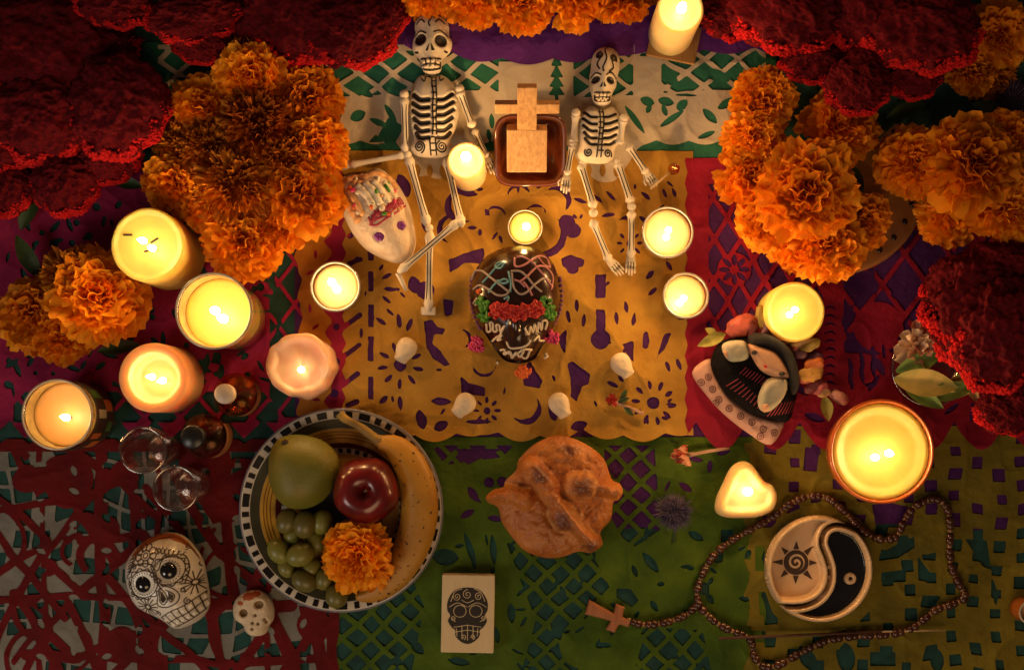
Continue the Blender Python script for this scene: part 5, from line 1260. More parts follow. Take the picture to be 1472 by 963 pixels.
# banana
bl = [(546, 636), (568, 642), (588, 665), (601, 700), (604, 735), (597, 772), (582, 806), (560, 835), (534, 853), (512, 858)]; br = [10, 17, 22.5, 25.5, 26, 25.5, 24, 20, 13, 5]; bz = [44, 46, 46, 44, 43, 42, 42, 42, 42, 42]
path = [(*P(a, b, zq), zq) for (a, b), zq in zip(bl, bz)]; sp_ = smooth_line(path, 4); rs = smooth_line([(q,) for q in br], 4)
vf = tube(sp_, [q[0] for q in rs], 20)
vv = vf[0]; n_ = 20                                  # five soft edges
for i in range(len(sp_)):
    c_ = np.array(sp_[i])
    for j in range(n_): vv[i * n_ + j] = c_ + (vv[i * n_ + j] - c_) * (1 + .05 * math.cos(5 * 6.283 * j / n_))
x, Y = P(590, 740, zb); t = Thing('ripe_banana', 'ripe banana with brown specks curving along the right of the plate', 'fruit', (x, Y, zb))
ban = mat('banana_skin', (.50, .25, .025), .5, .3, 16, .2, 200, col2=(.33, .14, .015))
o = t.part('fruit_body', vf, ban); o.data.set_sharp_from_angle(angle=3)
t.part('stem', tube(smooth_line([(*P(a, b, zq), zq) for a, b, zq in ((556, 640, 46), (540, 630, 46), (515, 612, 44), (496, 602, 42), (488, 594, 42))], 4), [9] * 4 + [6.5] * 4 + [5.5] * 4 + [6] * 4 + [7], 12), mat('banana_stem', (.40, .25, .04), .6, .4, 40, col2=(.16, .09, .02)))
rs_ = random.Random(2); pk = []
for k in range(75):
    i = rs_.randrange(6, len(sp_) - 5); c_ = np.array(sp_[i]); a_ = rs_.uniform(.5, 2.6); j = int(a_ / 6.283 * 20) % 20; p = vv[i * 20 + j]; pk.append(ball(p[0] + rs_.uniform(-2, 2), p[1] + rs_.uniform(-2, 2), p[2] - .3, rs_.uniform(.6, 2.3), rs_.uniform(.6, 2.3), .8, 1))
o = t.part('brown_specks', join(*pk), mat('speck_brown', (.10, .04, .01), .7)); o['kind'] = 'stuff'
# grapes
x, Y = P(435, 800, zb); t = Thing('grape_bunch', 'bunch of pale green grapes at the lower left of the plate', 'fruit', (x, Y, zb))
gm = mat('grape_skin', (.21, .20, .035), .38, .3, 45, .15, 400, col2=(.13, .12, .022), sss=.3, sss_s=.006, rnd=.3)
GV, GF = ico(3); gme = mesh_data('grape', GV, GF, gm)
for a, b, r1, r2, ro, zq in ((413, 749, 15, 18, 1.2, 40), (438, 754, 16, 19, 1.4, 46), (463, 750, 16, 18, 1.3, 38), (401, 792, 15, 19, 2.2, 36), (432, 797, 17, 21, .4, 48), (438, 834, 15, 18, 2.6, 36), (484, 856, 16, 18, 1.5, 40), (466, 832, 15, 18, 1.4, 34), (420, 770, 14, 17, 1, 28), (455, 776, 14, 17, 2, 32), (412, 815, 14, 17, 2, 28), (448, 815, 14, 17, 1, 30), (492, 838, 14, 16, 0, 28)):
    g, h = P(a, b, zq); gs = random.uniform(.86, 1.1); put('grape', gme, t.o, np.array([g, h, zq]) - t.org, (random.uniform(-.4, .4), random.uniform(-.4, .4), ro), (r2 * gs, r1 * gs, r1 * gs * .95))
t.part('stalk', tube(smooth_line([(*P(a, b, 27), 27) for a, b in ((425, 740), (440, 780), (452, 820), (480, 850))], 4), 2.2, 7), mat('grape_stalk', (.12, .08, .03), .8))
marigold(513, 800, 50, 62, 'marigold lying on the fruit in the plate', 'marigold on the plate', 2, (.1, .1), stem=False)

# ================================================================ BREAD
H = 52; op = pp(smooth_poly([(698, 714), (710, 703), (723, 700), (727, 690), (742, 675), (746, 660), (767, 639), (794, 627), (818, 628), (847, 641), (868, 660), (879, 688), (891, 695), (895, 707), (889, 718), (881, 722), (878, 746), (863, 764), (866, 782), (850, 794), (831, 792), (808, 800), (783, 801), (756, 792), (737, 773), (722, 751), (715, 729), (702, 722)]), H * .4)
b3 = lambda a, b: P(680 + a / 4.379, 600 + b / 4.379, H * .85)
caps = [([b3(100, 490), b3(190, 470), b3(330, 520)], 12, 8), ([b3(360, 310), b3(430, 390), b3(490, 470)], 15, 11), ([b3(480, 480), b3(570, 570), b3(650, 680), b3(760, 800)], 12, 13), ([b3(640, 430), b3(710, 430)], 19, 12), ([b3(800, 440), b3(915, 460)], 11, 8), ([b3(530, 590), b3(560, 660)], 13, 10)]
def bm_(X, Y, h, d):
    add = 0
    for l, r, hh in caps:
        q = np.clip(1 - (d_line(X, Y, l, 0) / r) ** 2, 0, 1); add = np.maximum(add, 2.3 * hh * np.sqrt(q))
    crease = 0
    for l in ([b3(330, 360), b3(420, 480), b3(470, 560), b3(480, 650), b3(560, 720)], [b3(560, 510), b3(640, 600), b3(700, 690), b3(790, 730)], [b3(200, 410), b3(350, 440)]): crease = np.maximum(crease, np.clip(1 - d_line(X, Y, smooth_line(l, 4), 0) / 6, 0, 1))
    return h * .86 + (blur(add, 1) - 9 * blur(crease, 1)) * np.clip(d / 6, 0, 1)
so = Solid(op, H, 62, 4, .38, 2.0, mod=bm_, nb=8, rough=2.0, rs=8)
x, Y = P(800, 715, 0); t = Thing('sugared_bread', 'round sugared bread with bone shaped ridges on the green paper', 'bread', (x, Y, 4))
crust = mat('bread_crust', (.52, .19, .042), .45, .3, 30, 1.0, 160, col2=(.32, .085, .014), spec=.45)
o = t.part('loaf', so.vf, crust)
bk = [(*b3(425, 350), 14, 13), (*b3(700, 425), 17, 15), (*b3(560, 650), 12, 15), (*b3(740, 800), 11, 10), (*b3(610, 215), 12, 8)]
brown = np.zeros(len(so.v))
for bx, by, r1, r2 in bk: brown = np.maximum(brown, sm(1.25 - np.hypot((so.v[:, 0] - bx) / r1, (so.v[:, 1] - by) / r2) * .8 + .35 * vnoise(so.v[:, 0] / 5, so.v[:, 1] / 5, seed=3)))
at_ = o.data.attributes.new('browning', 'FLOAT', 'POINT'); at_.data.foreach_set('value', brown.astype(np.float32))
N_, L_ = crust.node_tree.nodes, crust.node_tree.links
an_ = N_.new('ShaderNodeAttribute'); an_.attribute_name = 'browning'; mx_ = N_.new('ShaderNodeMixRGB'); bs_ = N_['Principled BSDF']; src = bs_.inputs['Base Color'].links[0].from_socket
L_.new(an_.outputs['Fac'], mx_.inputs[0]); L_.new(src, mx_.inputs[1]); mx_.inputs[2].default_value = (.15, .045, .022, 1); L_.new(mx_.outputs[0], bs_.inputs['Base Color'])
pale = np.zeros(len(so.v))
for l in ([b3(330, 360), b3(420, 480), b3(470, 560), b3(480, 650), b3(560, 720)], [b3(560, 510), b3(640, 600), b3(700, 690), b3(790, 730)], [b3(200, 410), b3(350, 440)], ring(*b3(675, 430), 21, 18)): pale = np.maximum(pale, np.clip(1 - d_line(so.v[:, 0], so.v[:, 1], smooth_line(l, 3), 0) / 7, 0, 1) * (.6 + .4 * vnoise(so.v[:, 0] / 6, so.v[:, 1] / 6, seed=8)))
at_ = o.data.attributes.new('pale_seam', 'FLOAT', 'POINT'); at_.data.foreach_set('value', np.clip(pale, 0, 1).astype(np.float32) * .8)
an2 = N_.new('ShaderNodeAttribute'); an2.attribute_name = 'pale_seam'; mx2 = N_.new('ShaderNodeMixRGB'); L_.new(an2.outputs['Fac'], mx2.inputs[0]); L_.new(src, mx2.inputs[1]); mx2.inputs[2].default_value = (.62, .33, .12, 1); L_.new(mx2.outputs[0], mx_.inputs[1])
rs_ = random.Random(8); gr = []
for k in range(560):
    a, b = rs_.uniform(700, 893), rs_.uniform(628, 800); x, Y = P(a, b, H * .8)
    if so.fn(np.array([x]), np.array([Y]))[0] < 6: continue
    z = float(so.surf(x, Y)); r = rs_.uniform(.4, .8); gr.append(ball(x, Y, z + r * .4, r, sub=1))
q = t.part('sugar_grains', join(*gr), mat('sugar_grain', (.75, .68, .6), .25, .1), o); q['kind'] = 'stuff'

# ================================================================ PRINTED BOX
zt = 24; a0, b0 = P(634.5, 826, zt); a1, b1 = P(710.5, 938, zt); x, Y = (a0 + a1) / 2, (b0 + b1) / 2
t = Thing('printed_box', 'small cream box printed with a dark decorated skull', 'box', (x, Y, 4))
bo = t.part('box_body', box(x, Y, 4, (a1 - a0) / 2, (b0 - b1) / 2, zt - 4, 1.4, -.02), wood('cream_box', (.72, .56, .33), (.66, .50, .28), .6, 40), smooth=False)
class Flat:                                        # flat print on the lid
    fn = staticmethod(lambda X, Y: np.full(np.shape(X), 9.0)); surf = staticmethod(lambda x, y: np.full(np.shape(x), zt + .3))
    decal = Solid.decal
fl = Flat(); q = lambda a, b: P(a, b, zt)
so_ = [q(*p) for p in smooth_poly([(672, 844), (690, 848), (700, 862), (701, 876), (697, 884), (700, 892), (694, 902), (690, 905), (689, 914), (681, 922), (672, 925), (663, 922), (655, 914), (654, 905), (650, 902), (644, 892), (647, 884), (643, 876), (644, 862), (654, 848)])]
eyes = [(*q(661, 878), 7.5, 7), (*q(684, 878), 7.5, 7)]
lt = [smooth_line([(646, 872), (658, 866), (671, 872)], 4), smooth_line([(673, 872), (686, 866), (699, 872)], 4), [(652, 901), (672, 898), (692, 901)], [(654, 908), (672, 905), (690, 908)], [(656, 903), (657, 914)], [(664, 900), (664, 918)], [(672, 899), (672, 920)], [(680, 900), (680, 918)], [(687, 903), (686, 914)], spiral(657, 857, 1, 6, 1.6), spiral(688, 857, 1, 6, 1.6, 2), spiral(672, 854, 1, 7, 1.6, 1), smooth_line([(648, 864), (654, 850), (664, 846)], 4), smooth_line([(697, 864), (691, 851), (682, 846)], 4), ring(661, 878, 9, 8.5), ring(684, 878, 9, 8.5), [(649, 890), (655, 893)], [(690, 893), (696, 890)], spiral(651, 888, .5, 3.5, 1.2), spiral(694, 888, .5, 3.5, 1.2), spiral(666, 915, .5, 4, 1.2), spiral(679, 915, .5, 4, 1.2), smooth_line([(664, 862), (672, 866), (681, 862)], 3)]
LT = [[q(*p) for p in l] for l in lt]; nose = [q(*p) for p in ((668, 896), (672, 883), (676, 896), (672, 893))]
def prt(X, Y):
    d = d_poly(X, Y, so_); cut = np.minimum.reduce([d_line(X, Y, l, .55) for l in LT]); keep = np.minimum.reduce([d_ell(X, Y, *e_) for e_ in eyes] + [d_poly(X, Y, nose)])
    return np.minimum(np.maximum(d, -cut), keep)
t.part('printed_skull', fl.decal(prt, bbox(so_), .8, .0, False), mat('print_black', (.022, .016, .012), .7, .3, 400), bo)

# ================================================================ SMALL SWEETS ON THE YELLOW PAPER
swm = mat('white_sweet', (.72, .60, .44), .6, .1, 60, .3, 300)
for px, py, an, lb in ((584, 502, 118, 'white skull shaped sweet right of the small glass votive'), (893, 524, 55, 'white skull shaped sweet below the low glass votive'), (668, 581, 130, 'white skull shaped sweet nearest the fruit plate'), (804, 581, 62, 'white skull shaped sweet just above the bread')):
    a = math.radians(an); T = lambda u, v: P(px + u * math.cos(a) - v * math.sin(a), py + u * math.sin(a) + v * math.cos(a), 10)
    pts = [T(*p) for p in smooth_poly([(-17, 0), (-13, -11), (-3, -15), (7, -13), (14, -10), (20, -8), (20, 8), (14, 10), (7, 13), (-3, 15), (-13, 11)], 5)]
    s_ = Solid(pts, 20, 11, 5, .4, 1.3, nb=4, rough=.3, rs=6); x, Y = P(px, py, 6)
    single('skull_sweet', s_.vf, swm, lb, 'sweet', (x, Y, 5), 'white sweets on the yellow paper')

# ================================================================ GLASSWARE
clear = thin_glass('clear_glass', (.985, .96, .95), (1, .92, .88), .13)
def shot(px, py, r, h, rb_, label, hh=0):
    x, Y = P(px, py, h); k = (D - h) / D
    t = Thing('shot_glass', label, 'glass', (x, Y, 4))
    t.part('glass_wall', lathe(x, Y, [(rb_ * k, 4), (rb_ * k + 1, 8), (r * k * .92, h * .6), (r * k, h), (r * k - 1.2, h + 1), (r * k - 2.6, h), (r * k * .92 - 3, h * .6), (rb_ * k - 3, 26), (rb_ * k * .6, 22), (.4, 21)], 60, cap0=True), clear)
    t.part('rim', lathe(x, Y, [(r * k - 2.8, h), (r * k - 1.2, h + 1.3), (r * k + .3, h)], 60), thin_glass('rim_glass', (.75, .68, .64), (1, .9, .85), .3))
    t.part('glass_foot', lathe(x, Y, [(rb_ * k * .98, 4.5), (rb_ * k * 1.02, 12), (rb_ * k * .7, 19), (.4, 20)], 60, cap0=True), thin_glass('thick_glass', (.93, .84, .80), (1, .85, .8), .12))
shot(205, 647, 34, 110, 26, 'empty shot glass under the thick walled candle'); shot(252, 702, 33, 100, 27, 'empty shot glass nearest the ceramic skull')
def bottle(px, py, rc, h, rb_, hb, label, glassm, liqm, capm):
    x, Y = P(px, py, h); t = Thing('small_bottle', label, 'bottle', (x, Y, 4))
    t.part('bottle_glass', lathe(x, Y, [(rb_ * .9, 4), (rb_, 8), (rb_, hb - 8), (rb_ * .85, hb), (rc * .9, hb + 12), (rc * .85, h - 14)], 48, cap0=True), glassm)
    t.part('liquid', lathe(x, Y, [(rb_ * .82, 7), (rb_ * .9, 10), (rb_ * .9, hb - 14), (.4, hb - 14)], 40, cap0=True), liqm)
    t.part('cap', lathe(x, Y, [(rc * .96, h - 16), (rc, h - 14), (rc, h - 2), (rc - 1.2, h), (.4, h)], 40, cap0=True), capm)
    t.part('paper_label', wrap(x, Y, rb_ + .5, 14, hb - 14, -2.6, .6), mat('bottle_label', (.42, .18, .06), .7))
bottle(322, 566, 13.5, 105, 30, 52, 'small square shouldered bottle with a white cap', thin_glass('amber_glass', (.97, .82, .62), (.95, .75, .5), .08), thin_glass('amber_liquid', (.85, .52, .24), (.9, .6, .3), .05), mat('white_cap', (.66, .54, .42), .4))
bottle(276, 628, 16, 112, 31, 62, 'small dark bottle with a black cap beside the shot glasses', thin_glass('smoky_glass', (.93, .80, .70), (.9, .75, .65), .08), thin_glass('dark_liquid', (.70, .40, .25), (.9, .6, .4), .05), mat('black_cap', (.008, .008, .010), .35))

# ================================================================ GLASS BOWL WITH LEAVES
x, Y = P(1338, 528, 44); t = Thing('glass_bowl', 'round glass bowl of leaves half hidden by the big cockscomb', 'bowl', (x, Y, 7))
t.part('bowl_glass', lathe(x, Y, [(34, 7), (44, 12), (54, 30), (55, 44), (53.5, 45.5), (52, 44), (51, 30), (40, 15), (.4, 13)], 64, cap0=True), thin_glass('bowl_glass', (.86, .86, .88), (.95, .85, .75), .08)); t.part('rim', lathe(x, Y, [(52, 44.5), (53.5, 46.4), (55.2, 44.5)], 64), MATS['rim_glass'])
leaf_g = mat('fresh_leaf', (.16, .26, .05), .5, .3, 60, .2, 300, col2=(.07, .14, .03), rnd=.2, trans=.2)
for (px, py, l, w_, an, lb, m_) in ((1285, 545, 86, 44, -8, 'broad pale yellow leaf lying across the glass bowl', leaf_y), (1288, 534, 66, 30, 22, 'narrow green leaf above the broad yellow one in the glass bowl', leaf_g), (1325, 570, 74, 30, 12, 'green leaf along the lower edge of the glass bowl', leaf_g), (1300, 556, 60, 26, -30, 'green leaf under the tip of the broad yellow one in the glass bowl', leaf_g), (1350, 566, 54, 16, 40, 'thin striped leaf at the right side of the glass bowl', leaf_y), (1330, 572, 60, 14, 6, 'pale folded leaf on the lower rim of the glass bowl', leaf_y), (1385, 545, 40, 16, -60, 'dry pale leaf hanging under the big cockscomb', mat('dry_leaf', (.60, .40, .18), .6, .2, 80, trans=.2))):
    leaf(px, py, 50, l, w_, an, lb, m_, .22, .1)
def rose(px, py, r, z, label, cols, n=12, stem=None, seed=1, name='rose_bud', ang=0.0, lay=None):
    x, Y = P(px, py, z); t = Thing(name, label, 'flower', (x, Y, z - r * .4)); rr_ = random.Random(seed)
    for k in range(n):
        u = k / n; az = ang + k * 2.4 + rr_.uniform(-.3, .3); el = math.radians(75 - 65 * u); v, f = PET[k % 8]; M = place_petal(None, (r * .35 * u * math.cos(az), r * .35 * u * math.sin(az), r * .2 * (1 - u)), az, el, rr_.uniform(-.3, .3), r * (.5 + .35 * u), 1.25)
        vv = np.array([(M @ Vector(p))[:] for p in v])
        if lay: vv = np.column_stack([-vv[:, 2] * 1.2, vv[:, 1] * .42, vv[:, 0] * .42 + r * .2])
        vv = vv + np.array([x, Y, z]); t.part('petal', (vv, f), cols[k % len(cols)])
    if stem: t.part('stem', tube([(x, Y, z - 3)] + [(*P(a, b, zq), zq) for a, b, zq in stem], [4] + [2.4] * len(stem), 7), mat('pale_stem', (.50, .30, .22), .7))
    return t
pr1, pr2 = mat('coral_petal', (.60, .09, .05), .6, .2, 90, rnd=.1, trans=.2), mat('salmon_petal', (.72, .34, .22), .6, .2, 90, rnd=.1, trans=.2)
rose(1318, 497, 34, 46, 'pale salmon rose at the upper edge of the glass bowl', [mat('cream_petal', (.74, .56, .40), .6, .15, 90, trans=.2), mat('blush_petal', (.74, .50, .36), .6, .15, 90, trans=.2), pr2], 14, seed=3)
rose(990, 654, 32, 14, 'coral dried rosebud with a pale stem above the violet thistle', [pr1, pr2], 16, lay=1, seed=5, stem=[(1000, 652, 10), (1020, 648, 9), (1048, 644, 8)])
rose(879, 576, 9, 12, 'tiny red rosebud on the yellow paper', [mat('red_petal', (.50, .03, .02), .6, .2, 90, trans=.15)], 12, [(890, 580, 9), (905, 586, 8), (925, 594, 8)], 7)
for (px, py, an, lb) in ((888, 578, 20, 'tiny green leaf just behind the tiny red rosebud'), (897, 586, -40, 'tiny green leaf halfway along the stem of the tiny red rosebud'), (892, 575, 60, 'upper tiny green leaf on the stem of the tiny red rosebud')): leaf(px, py, 11, 18, 9, an, lb, leaf_m, .3, .3)

# ================================================================ ROUND TWO-PART DISH
cx, cY = P(1178, 818, 22); R = 77 * (D - 22) / D
cur = pp(smooth_line([(1252, 772), (1221, 757), (1200, 754), (1185, 762), (1180, 780), (1187, 800), (1192, 818), (1190, 840), (1178, 858), (1160, 868), (1140, 871), (1112, 869), (1080, 866)], 5), 22)
left = cur + pp([(1050, 866), (1050, 700), (1300, 700), (1300, 772)], 22)
fa = lambda X, Y: np.minimum(-d_circ(X, Y, cx, cY, R), -d_poly(X, Y, left) - 1.6)
fb = lambda X, Y: np.minimum(-d_circ(X, Y, cx, cY, R), d_poly(X, Y, left) - 1.6)
def wallmod(X, Y, h, d): return 6 + 6 * sm(d / 2) + 17 * sm(d / 2.6) - 17 * sm((d - 6.5) / 3.0)
bb_ = (cx - R, cY - R, cx + R, cY + R); t = Thing('two_part_dish', 'round cream ceramic dish split into a pale sun half and a black half', 'dish', (cx, cY, 4))
cd = mat('cream_ceramic', (.66, .46, .27), .38, .12, 40, .1, 300, coat=.2); A_ = Solid(None, 26, 8, 4, .2, 1.5, mod=wallmod, nb=0, fn=fa, bbox=bb_); B2 = Solid(None, 26, 8, 4, .2, 1.5, mod=wallmod, nb=0, fn=fb, bbox=bb_)
pa = t.part('sun_half', A_.vf, cd); pb = t.part('black_half', B2.vf, cd)
t.part('black_glaze', B2.decal(lambda X, Y: 8.8 - B2.fn(X, Y), bb_, 1.5, .5), mat('black_pool', (.008, .010, .014), .12, .2, coat=.4), pb)
t.part('pale_glaze', A_.decal(lambda X, Y: 8.8 - A_.fn(X, Y), bb_, 1.5, .4), mat('peach_glaze', (.72, .48, .28), .35, .1, 30), pa)
sx, sy = 1144, 808; z = 12; q = lambda a, b: P(a, b, z)
def sun(X, Y):
    d = None; S0 = q(sx, sy)
    pts = [q(*p) for p in spiral(sx, sy, 2, 16.5, 2.0, .5)]
    d = np.minimum(np.abs(d_circ(X, Y, *S0, 15)) - 2.6, d_line(X, Y, pts, 1.9))
    for k in range(8):
        a = k * math.pi / 4 + .02; L = 31 + 4 * (k % 3 == 1); w_ = .20
        tri = [q(sx + 19.5 * math.cos(a - w_ * 1.1), sy + 19.5 * math.sin(a - w_ * 1.1)), q(sx + 19.5 * math.cos(a + w_ * 1.1), sy + 19.5 * math.sin(a + w_ * 1.1)), q(sx + L * math.cos(a), sy + L * math.sin(a))]; d = np.minimum(d, d_poly(X, Y, tri))
    return d
s0 = q(sx, sy); t.part('painted_sun', A_.decal(sun, (s0[0] - 40, s0[1] - 40, s0[0] + 40, s0[1] + 40), .9, .9), mat('umber_paint', (.05, .022, .012), .5), pa)
x, Y = P(1222, 831, 14); t.part('stick_holder', lathe(x, Y, [(9, 11), (8, 17), (5.5, 18.5), (3, 17.5), (2.6, 12)], 28), cd, pb); t.part('holder_hole', ball(x + 1, Y, 15, 2.8, 2.8, 1.6, 2), ink, pb)

# ================================================================ ROSARY AND INCENSE STICK
x, Y = P(1000, 870, 0); t = Thing('wooden_rosary', 'brown wooden rosary with a cross looped round the two-part dish', 'rosary', (x, Y, 4))
wb = mat('bead_wood', (.075, .022, .012), .3, .3, 200, coat=.25, rnd=.25); wl = mat('pale_bead', (.30, .16, .08), .3, .2, 200, coat=.3)
loop = [(1004, 868), (1002, 850), (1010, 825), (1026, 798), (1050, 778), (1084, 758), (1112, 742), (1140, 722), (1164, 713), (1190, 716), (1214, 735), (1238, 760), (1262, 774), (1288, 772), (1300, 748), (1318, 726), (1344, 717), (1362, 732), (1366, 760), (1365, 790), (1368, 816), (1378, 838), (1387, 858), (1370, 868), (1346, 876), (1328, 890), (1306, 905), (1270, 912), (1230, 914), (1190, 920), (1150, 938), (1122, 954), (1098, 958), (1084, 942), (1078, 918), (1050, 906), (1026, 892), (1006, 872)]
tail = [(1000, 872), (985, 884), (965, 892), (940, 897), (916, 896), (900, 889)]
def resample(pts, step):
    p = np.array(smooth_line(pts, 10)); s_ = np.concatenate([[0], np.cumsum(np.hypot(*np.diff(p, axis=0).T))]); n = int(s_[-1] / step)
    return [(float(np.interp(k * step, s_, p[:, 0])), float(np.interp(k * step, s_, p[:, 1]))) for k in range(n + 1)]
v, f = ico(3); bead_me = mesh_data('bead', v * np.array([1, 1, .95]), f, wb); small_me = mesh_data('bead', *ico(2), wl)
rb = random.Random(6)
for pts in (loop, tail):
    cord = resample(pts, 4.2); t.part('cord', tube([(*P(a, b, 9), 9) for a, b in cord], 1.0, 6), mat('rosary_cord', (.06, .03, .02), .8))
    i = 0; rs_ = resample(pts, 7.4)
    for k, (a, b) in enumerate(rs_):
        big = k % 3 != 2; r = (6.2 if big else 3.8) * rb.uniform(.92, 1.08); zq = 5 + r + rb.uniform(0, 1.5); g, h = P(a, b, zq)
        put('bead', bead_me if big else small_me, t.o, np.array([g, h, zq]) - t.org, (rb.uniform(0, 3), rb.uniform(0, 3), 0), r)
a = math.radians(22); T = lambda u, v: P(874 + u * math.cos(a) - v * math.sin(a), 884 + u * math.sin(a) + v * math.cos(a), 9)
cr = [T(*p) for p in ((34, -5), (34, 5), (20, 6), (18, 20), (4, 20), (6, 6), (-32, 11), (-34, -11), (6, -6), (4, -20), (18, -20), (20, -6))]
s_ = Solid(cr, 9, 2.5, 5, .4, 1.1, nb=1); t.part('cross', s_.vf, wood('rosary_cross', (.40, .15, .06), (.30, .10, .04)))
p0, p1, p2 = P(1035, 919, 26), P(1268, 908, 18), P(1358, 905, 12)
t = Thing('incense_stick', 'thin incense stick lying across the rosary below the two-part dish', 'incense stick', (p0[0], p0[1], 10))
t.part('coated_end', tube([(*p0, 17), (*p1, 15)], 2.0, 8), mat('incense_brown', (.10, .04, .025), .9)); t.part('bare_stick', tube([(*p1, 15), (*p2, 14)], 1.2, 8), MATS['pale_stick'])

# ================================================================ RAG DOLL
d5 = lambda pts: [(970 + a / 4.011, 420 + b / 4.011) for a, b in pts]
x, Y = P(1085, 550, 0); t = Thing('rag_doll', 'cloth doll with black hair, lace hem and flower crown lying on the crimson paper', 'doll', (x, Y, 6))
blackc = mat('black_cloth', (.006, .005, .007), .9, .4, 80, .4, 900, spec=.15); skin = mat('doll_skin', (.62, .34, .20), .75, .1, 60, .3, 600); slv = mat('pale_sleeve', (.52, .44, .33), .8, .3, 26, .3, 700, col2=(.30, .31, .24)); lace = mat('lace_white', (.62, .36, .30), .8, .15, 60, .4, 900)
def bodyz(pts, H, wid, z0, **kw): return Solid(pp(smooth_poly(d5(pts), 4), z0 + H * .5), H, wid, z0, .4, 1.6, nb=5, **kw)
dr = bodyz([(265, 285), (380, 255), (470, 240), (570, 262), (655, 320), (700, 420), (710, 520), (695, 640), (655, 745), (560, 732), (430, 690), (325, 612), (240, 500), (210, 395)], 40, 26, 7, rough=.8, rs=7)
ds = t.part('dress', dr.vf, blackc)
stripes = []
for k in range(9): u = k / 8; stripes.append(pp(d5([(300 + 40 * u + 17 * k, 540 + 16 * k), (360 + 17 * k, 500 + 16 * k)]), 40)); 
for k in range(8): stripes.append(pp(d5([(540 + 19 * k, 715 - 3 * k), (575 + 19 * k, 645 - 3 * k)]), 40)); stripes.append(pp(d5([(370 + 17 * k, 470 + 9 * k), (405 + 17 * k, 435 + 9 * k)]), 40))
t.part('woven_stripes', dr.decal(lambda X, Y: np.minimum.reduce([d_line(X, Y, l, .65) for l in stripes]), bbox(pp(d5([(240, 400), (710, 760)]), 40)), .9, .5), mat('red_thread', (.30, .03, .05), .85), ds)
lc = bodyz([(100, 462), (205, 382), (238, 490), (325, 612), (435, 690), (560, 735), (632, 748), (555, 880), (420, 810), (280, 700), (180, 590)], 14, 8, 9, rough=.5, rs=6)
lo = t.part('lace_hem', lc.vf, lace)
lh = []
for k in range(11):
    u = k / 10; a, b = [(150, 520), (215, 560), (250, 620), (310, 670), (375, 715), (440, 750), (505, 790), (570, 810), (190, 490), (235, 640), (490, 830)][k]; g = pp(d5([(a, b)]), 18)[0]; lh.append(g)
t.part('lace_pattern', lc.decal(lambda X, Y: np.minimum.reduce([np.minimum(np.abs(d_circ(X, Y, a, b, 4.4)) - .7, np.abs(d_circ(X, Y, a, b, 1.6)) - .6) for a, b in lh]), bbox(lh, 7), .8, .5), mat('lace_dark_thread', (.18, .07, .06), .9), lo)  # darker rings drawn on the lace
hr = bodyz([(430, 250), (500, 232), (600, 268), (680, 350), (715, 470), (712, 560), (680, 590), (655, 500), (600, 370), (520, 318), (440, 310)], 38, 12, 33); t.part('hair', hr.vf, mat('black_yarn', (.006, .005, .006), .7, .2, 300, .8, 1500))
fc = bodyz([(418, 305), (455, 300), (540, 318), (592, 345), (635, 410), (665, 485), (625, 496), (570, 488), (500, 452), (450, 382)], 22, 10, 43); fo = t.part('face', fc.vf, skin)
for a, b in ((446, 352), (602, 474)):
    g = pp(d5([(a, b)]), 46)[0]; t.part('eye', ball(g[0], g[1], max(float(fc.surf(*g)) + .5, 58), 4.4, 3.4, 4, 2), ink, fo)
g = pp(d5([(510, 430)]), 48)[0]; t.part('mouth', ball(g[0], g[1], float(fc.surf(*g)), 3.2, 2.4, 1.6, 2, -.6), red_i, fo)
for pts, hd in (([(272, 312), (310, 282), (398, 280), (428, 322), (420, 384), (335, 402), (292, 372)], [(278, 335), (300, 330), (318, 360), (300, 378)]), ([(535, 500), (642, 490), (642, 580), (590, 655), (535, 690), (490, 672), (482, 600)], [(492, 640), (545, 630), (548, 672), (515, 692)])):
    s2 = bodyz(pts, 20, 8, 43, rough=.6, rs=8); a_ = t.part('sleeve', s2.vf, slv); s3 = bodyz(hd, 20, 6, 46); t.part('hand', s3.vf, skin, a_)
col = lambda n, c: mat(n, c, .6, .25, 120, .2, 500)
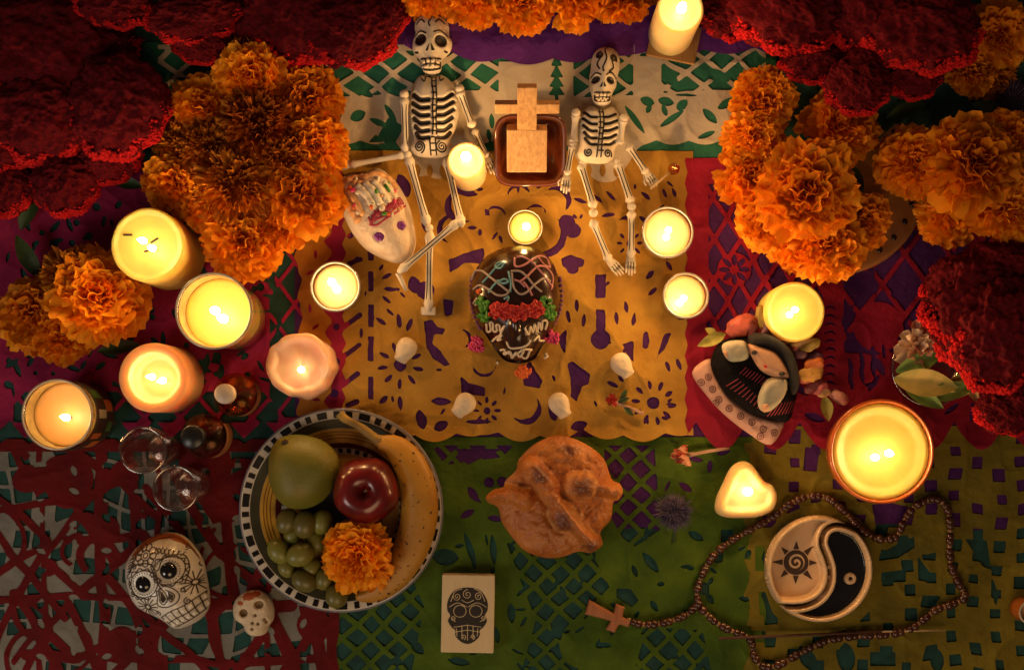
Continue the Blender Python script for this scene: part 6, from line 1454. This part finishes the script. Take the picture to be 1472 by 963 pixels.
crown = [((400, 190), 22, 16, 20, 'coral_cloth', (.62, .13, .09), 34), ((345, 205), 14, 12, 60, 'coral_cloth', (.62, .13, .09), 30), ((498, 145), 7, 17, 15, 'olive_cloth', (.40, .28, .06), 40), ((532, 222), 9, 16, -15, 'plum_cloth', (.11, .03, .08), 42), ((600, 220), 13, 15, 30, 'rose_cloth', (.50, .12, .12), 44), ((668, 222), 9, 17, 5, 'olive_cloth', (.40, .28, .06), 44), ((715, 222), 7, 15, -5, 'wine_cloth', (.20, .03, .04), 46), ((770, 240), 7, 12, -30, 'tan_cloth', (.55, .32, .14), 42), ((730, 290), 16, 8, 20, 'tan_cloth', (.55, .32, .14), 42), ((780, 310), 15, 8, 25, 'olive_cloth', (.40, .28, .06), 44), ((720, 355), 11, 9, 0, 'plum_cloth', (.11, .03, .08), 40), ((800, 380), 14, 8, 25, 'plum_cloth', (.11, .03, .08), 36), ((800, 415), 15, 10, 25, 'orange_cloth', (.66, .18, .04), 40), ((785, 468), 18, 12, 15, 'amber_cloth', (.68, .36, .08), 40), ((750, 500), 10, 8, 0, 'rose_cloth', (.50, .12, .12), 34), ((800, 535), 16, 9, 40, 'wine_cloth', (.20, .03, .04), 32), ((840, 545), 9, 12, -30, 'rose_cloth', (.50, .12, .12), 32), ((855, 575), 10, 8, 0, 'tan_cloth', (.55, .32, .14), 28), ((945, 605), 15, 9, -30, 'blush_cloth', (.62, .28, .22), 22), ((690, 330), 8, 7, 0, 'rose_cloth', (.50, .12, .12), 38), ((440, 215), 9, 14, 0, 'wine_cloth', (.20, .03, .04), 36), ((560, 190), 8, 12, 20, 'tan_cloth', (.55, .32, .14), 36), ((640, 260), 9, 8, 0, 'wine_cloth', (.20, .03, .04), 42)]
for (ab, rx, ry, ro, nm, c_, z) in crown:
    g = pp(d5([ab]), z)[0]; v, f = ball(g[0], g[1], z, rx, ry, 9, 3, math.radians(ro)); v = v + np.column_stack([vnoise(v[:, 0] / 6, v[:, 1] / 6, v[:, 2] / 6, s_) * 2.4 for s_ in (1, 2, 3)])
    t.part('crown_petal', (v, f), col(nm, c_))
for a, b, l, w_, an in ((290, 240, 42, 20, 204), (860, 600, 36, 20, 282), (240, 245, 18, 12, 150)):
    g = pp(d5([(a, b)]), 26)[0]; t.part('crown_leaf', leaf_vf(g[0], g[1], 26, l, w_, math.radians(an), .1, .2), col('lime_cloth', (.38, .34, .06)))
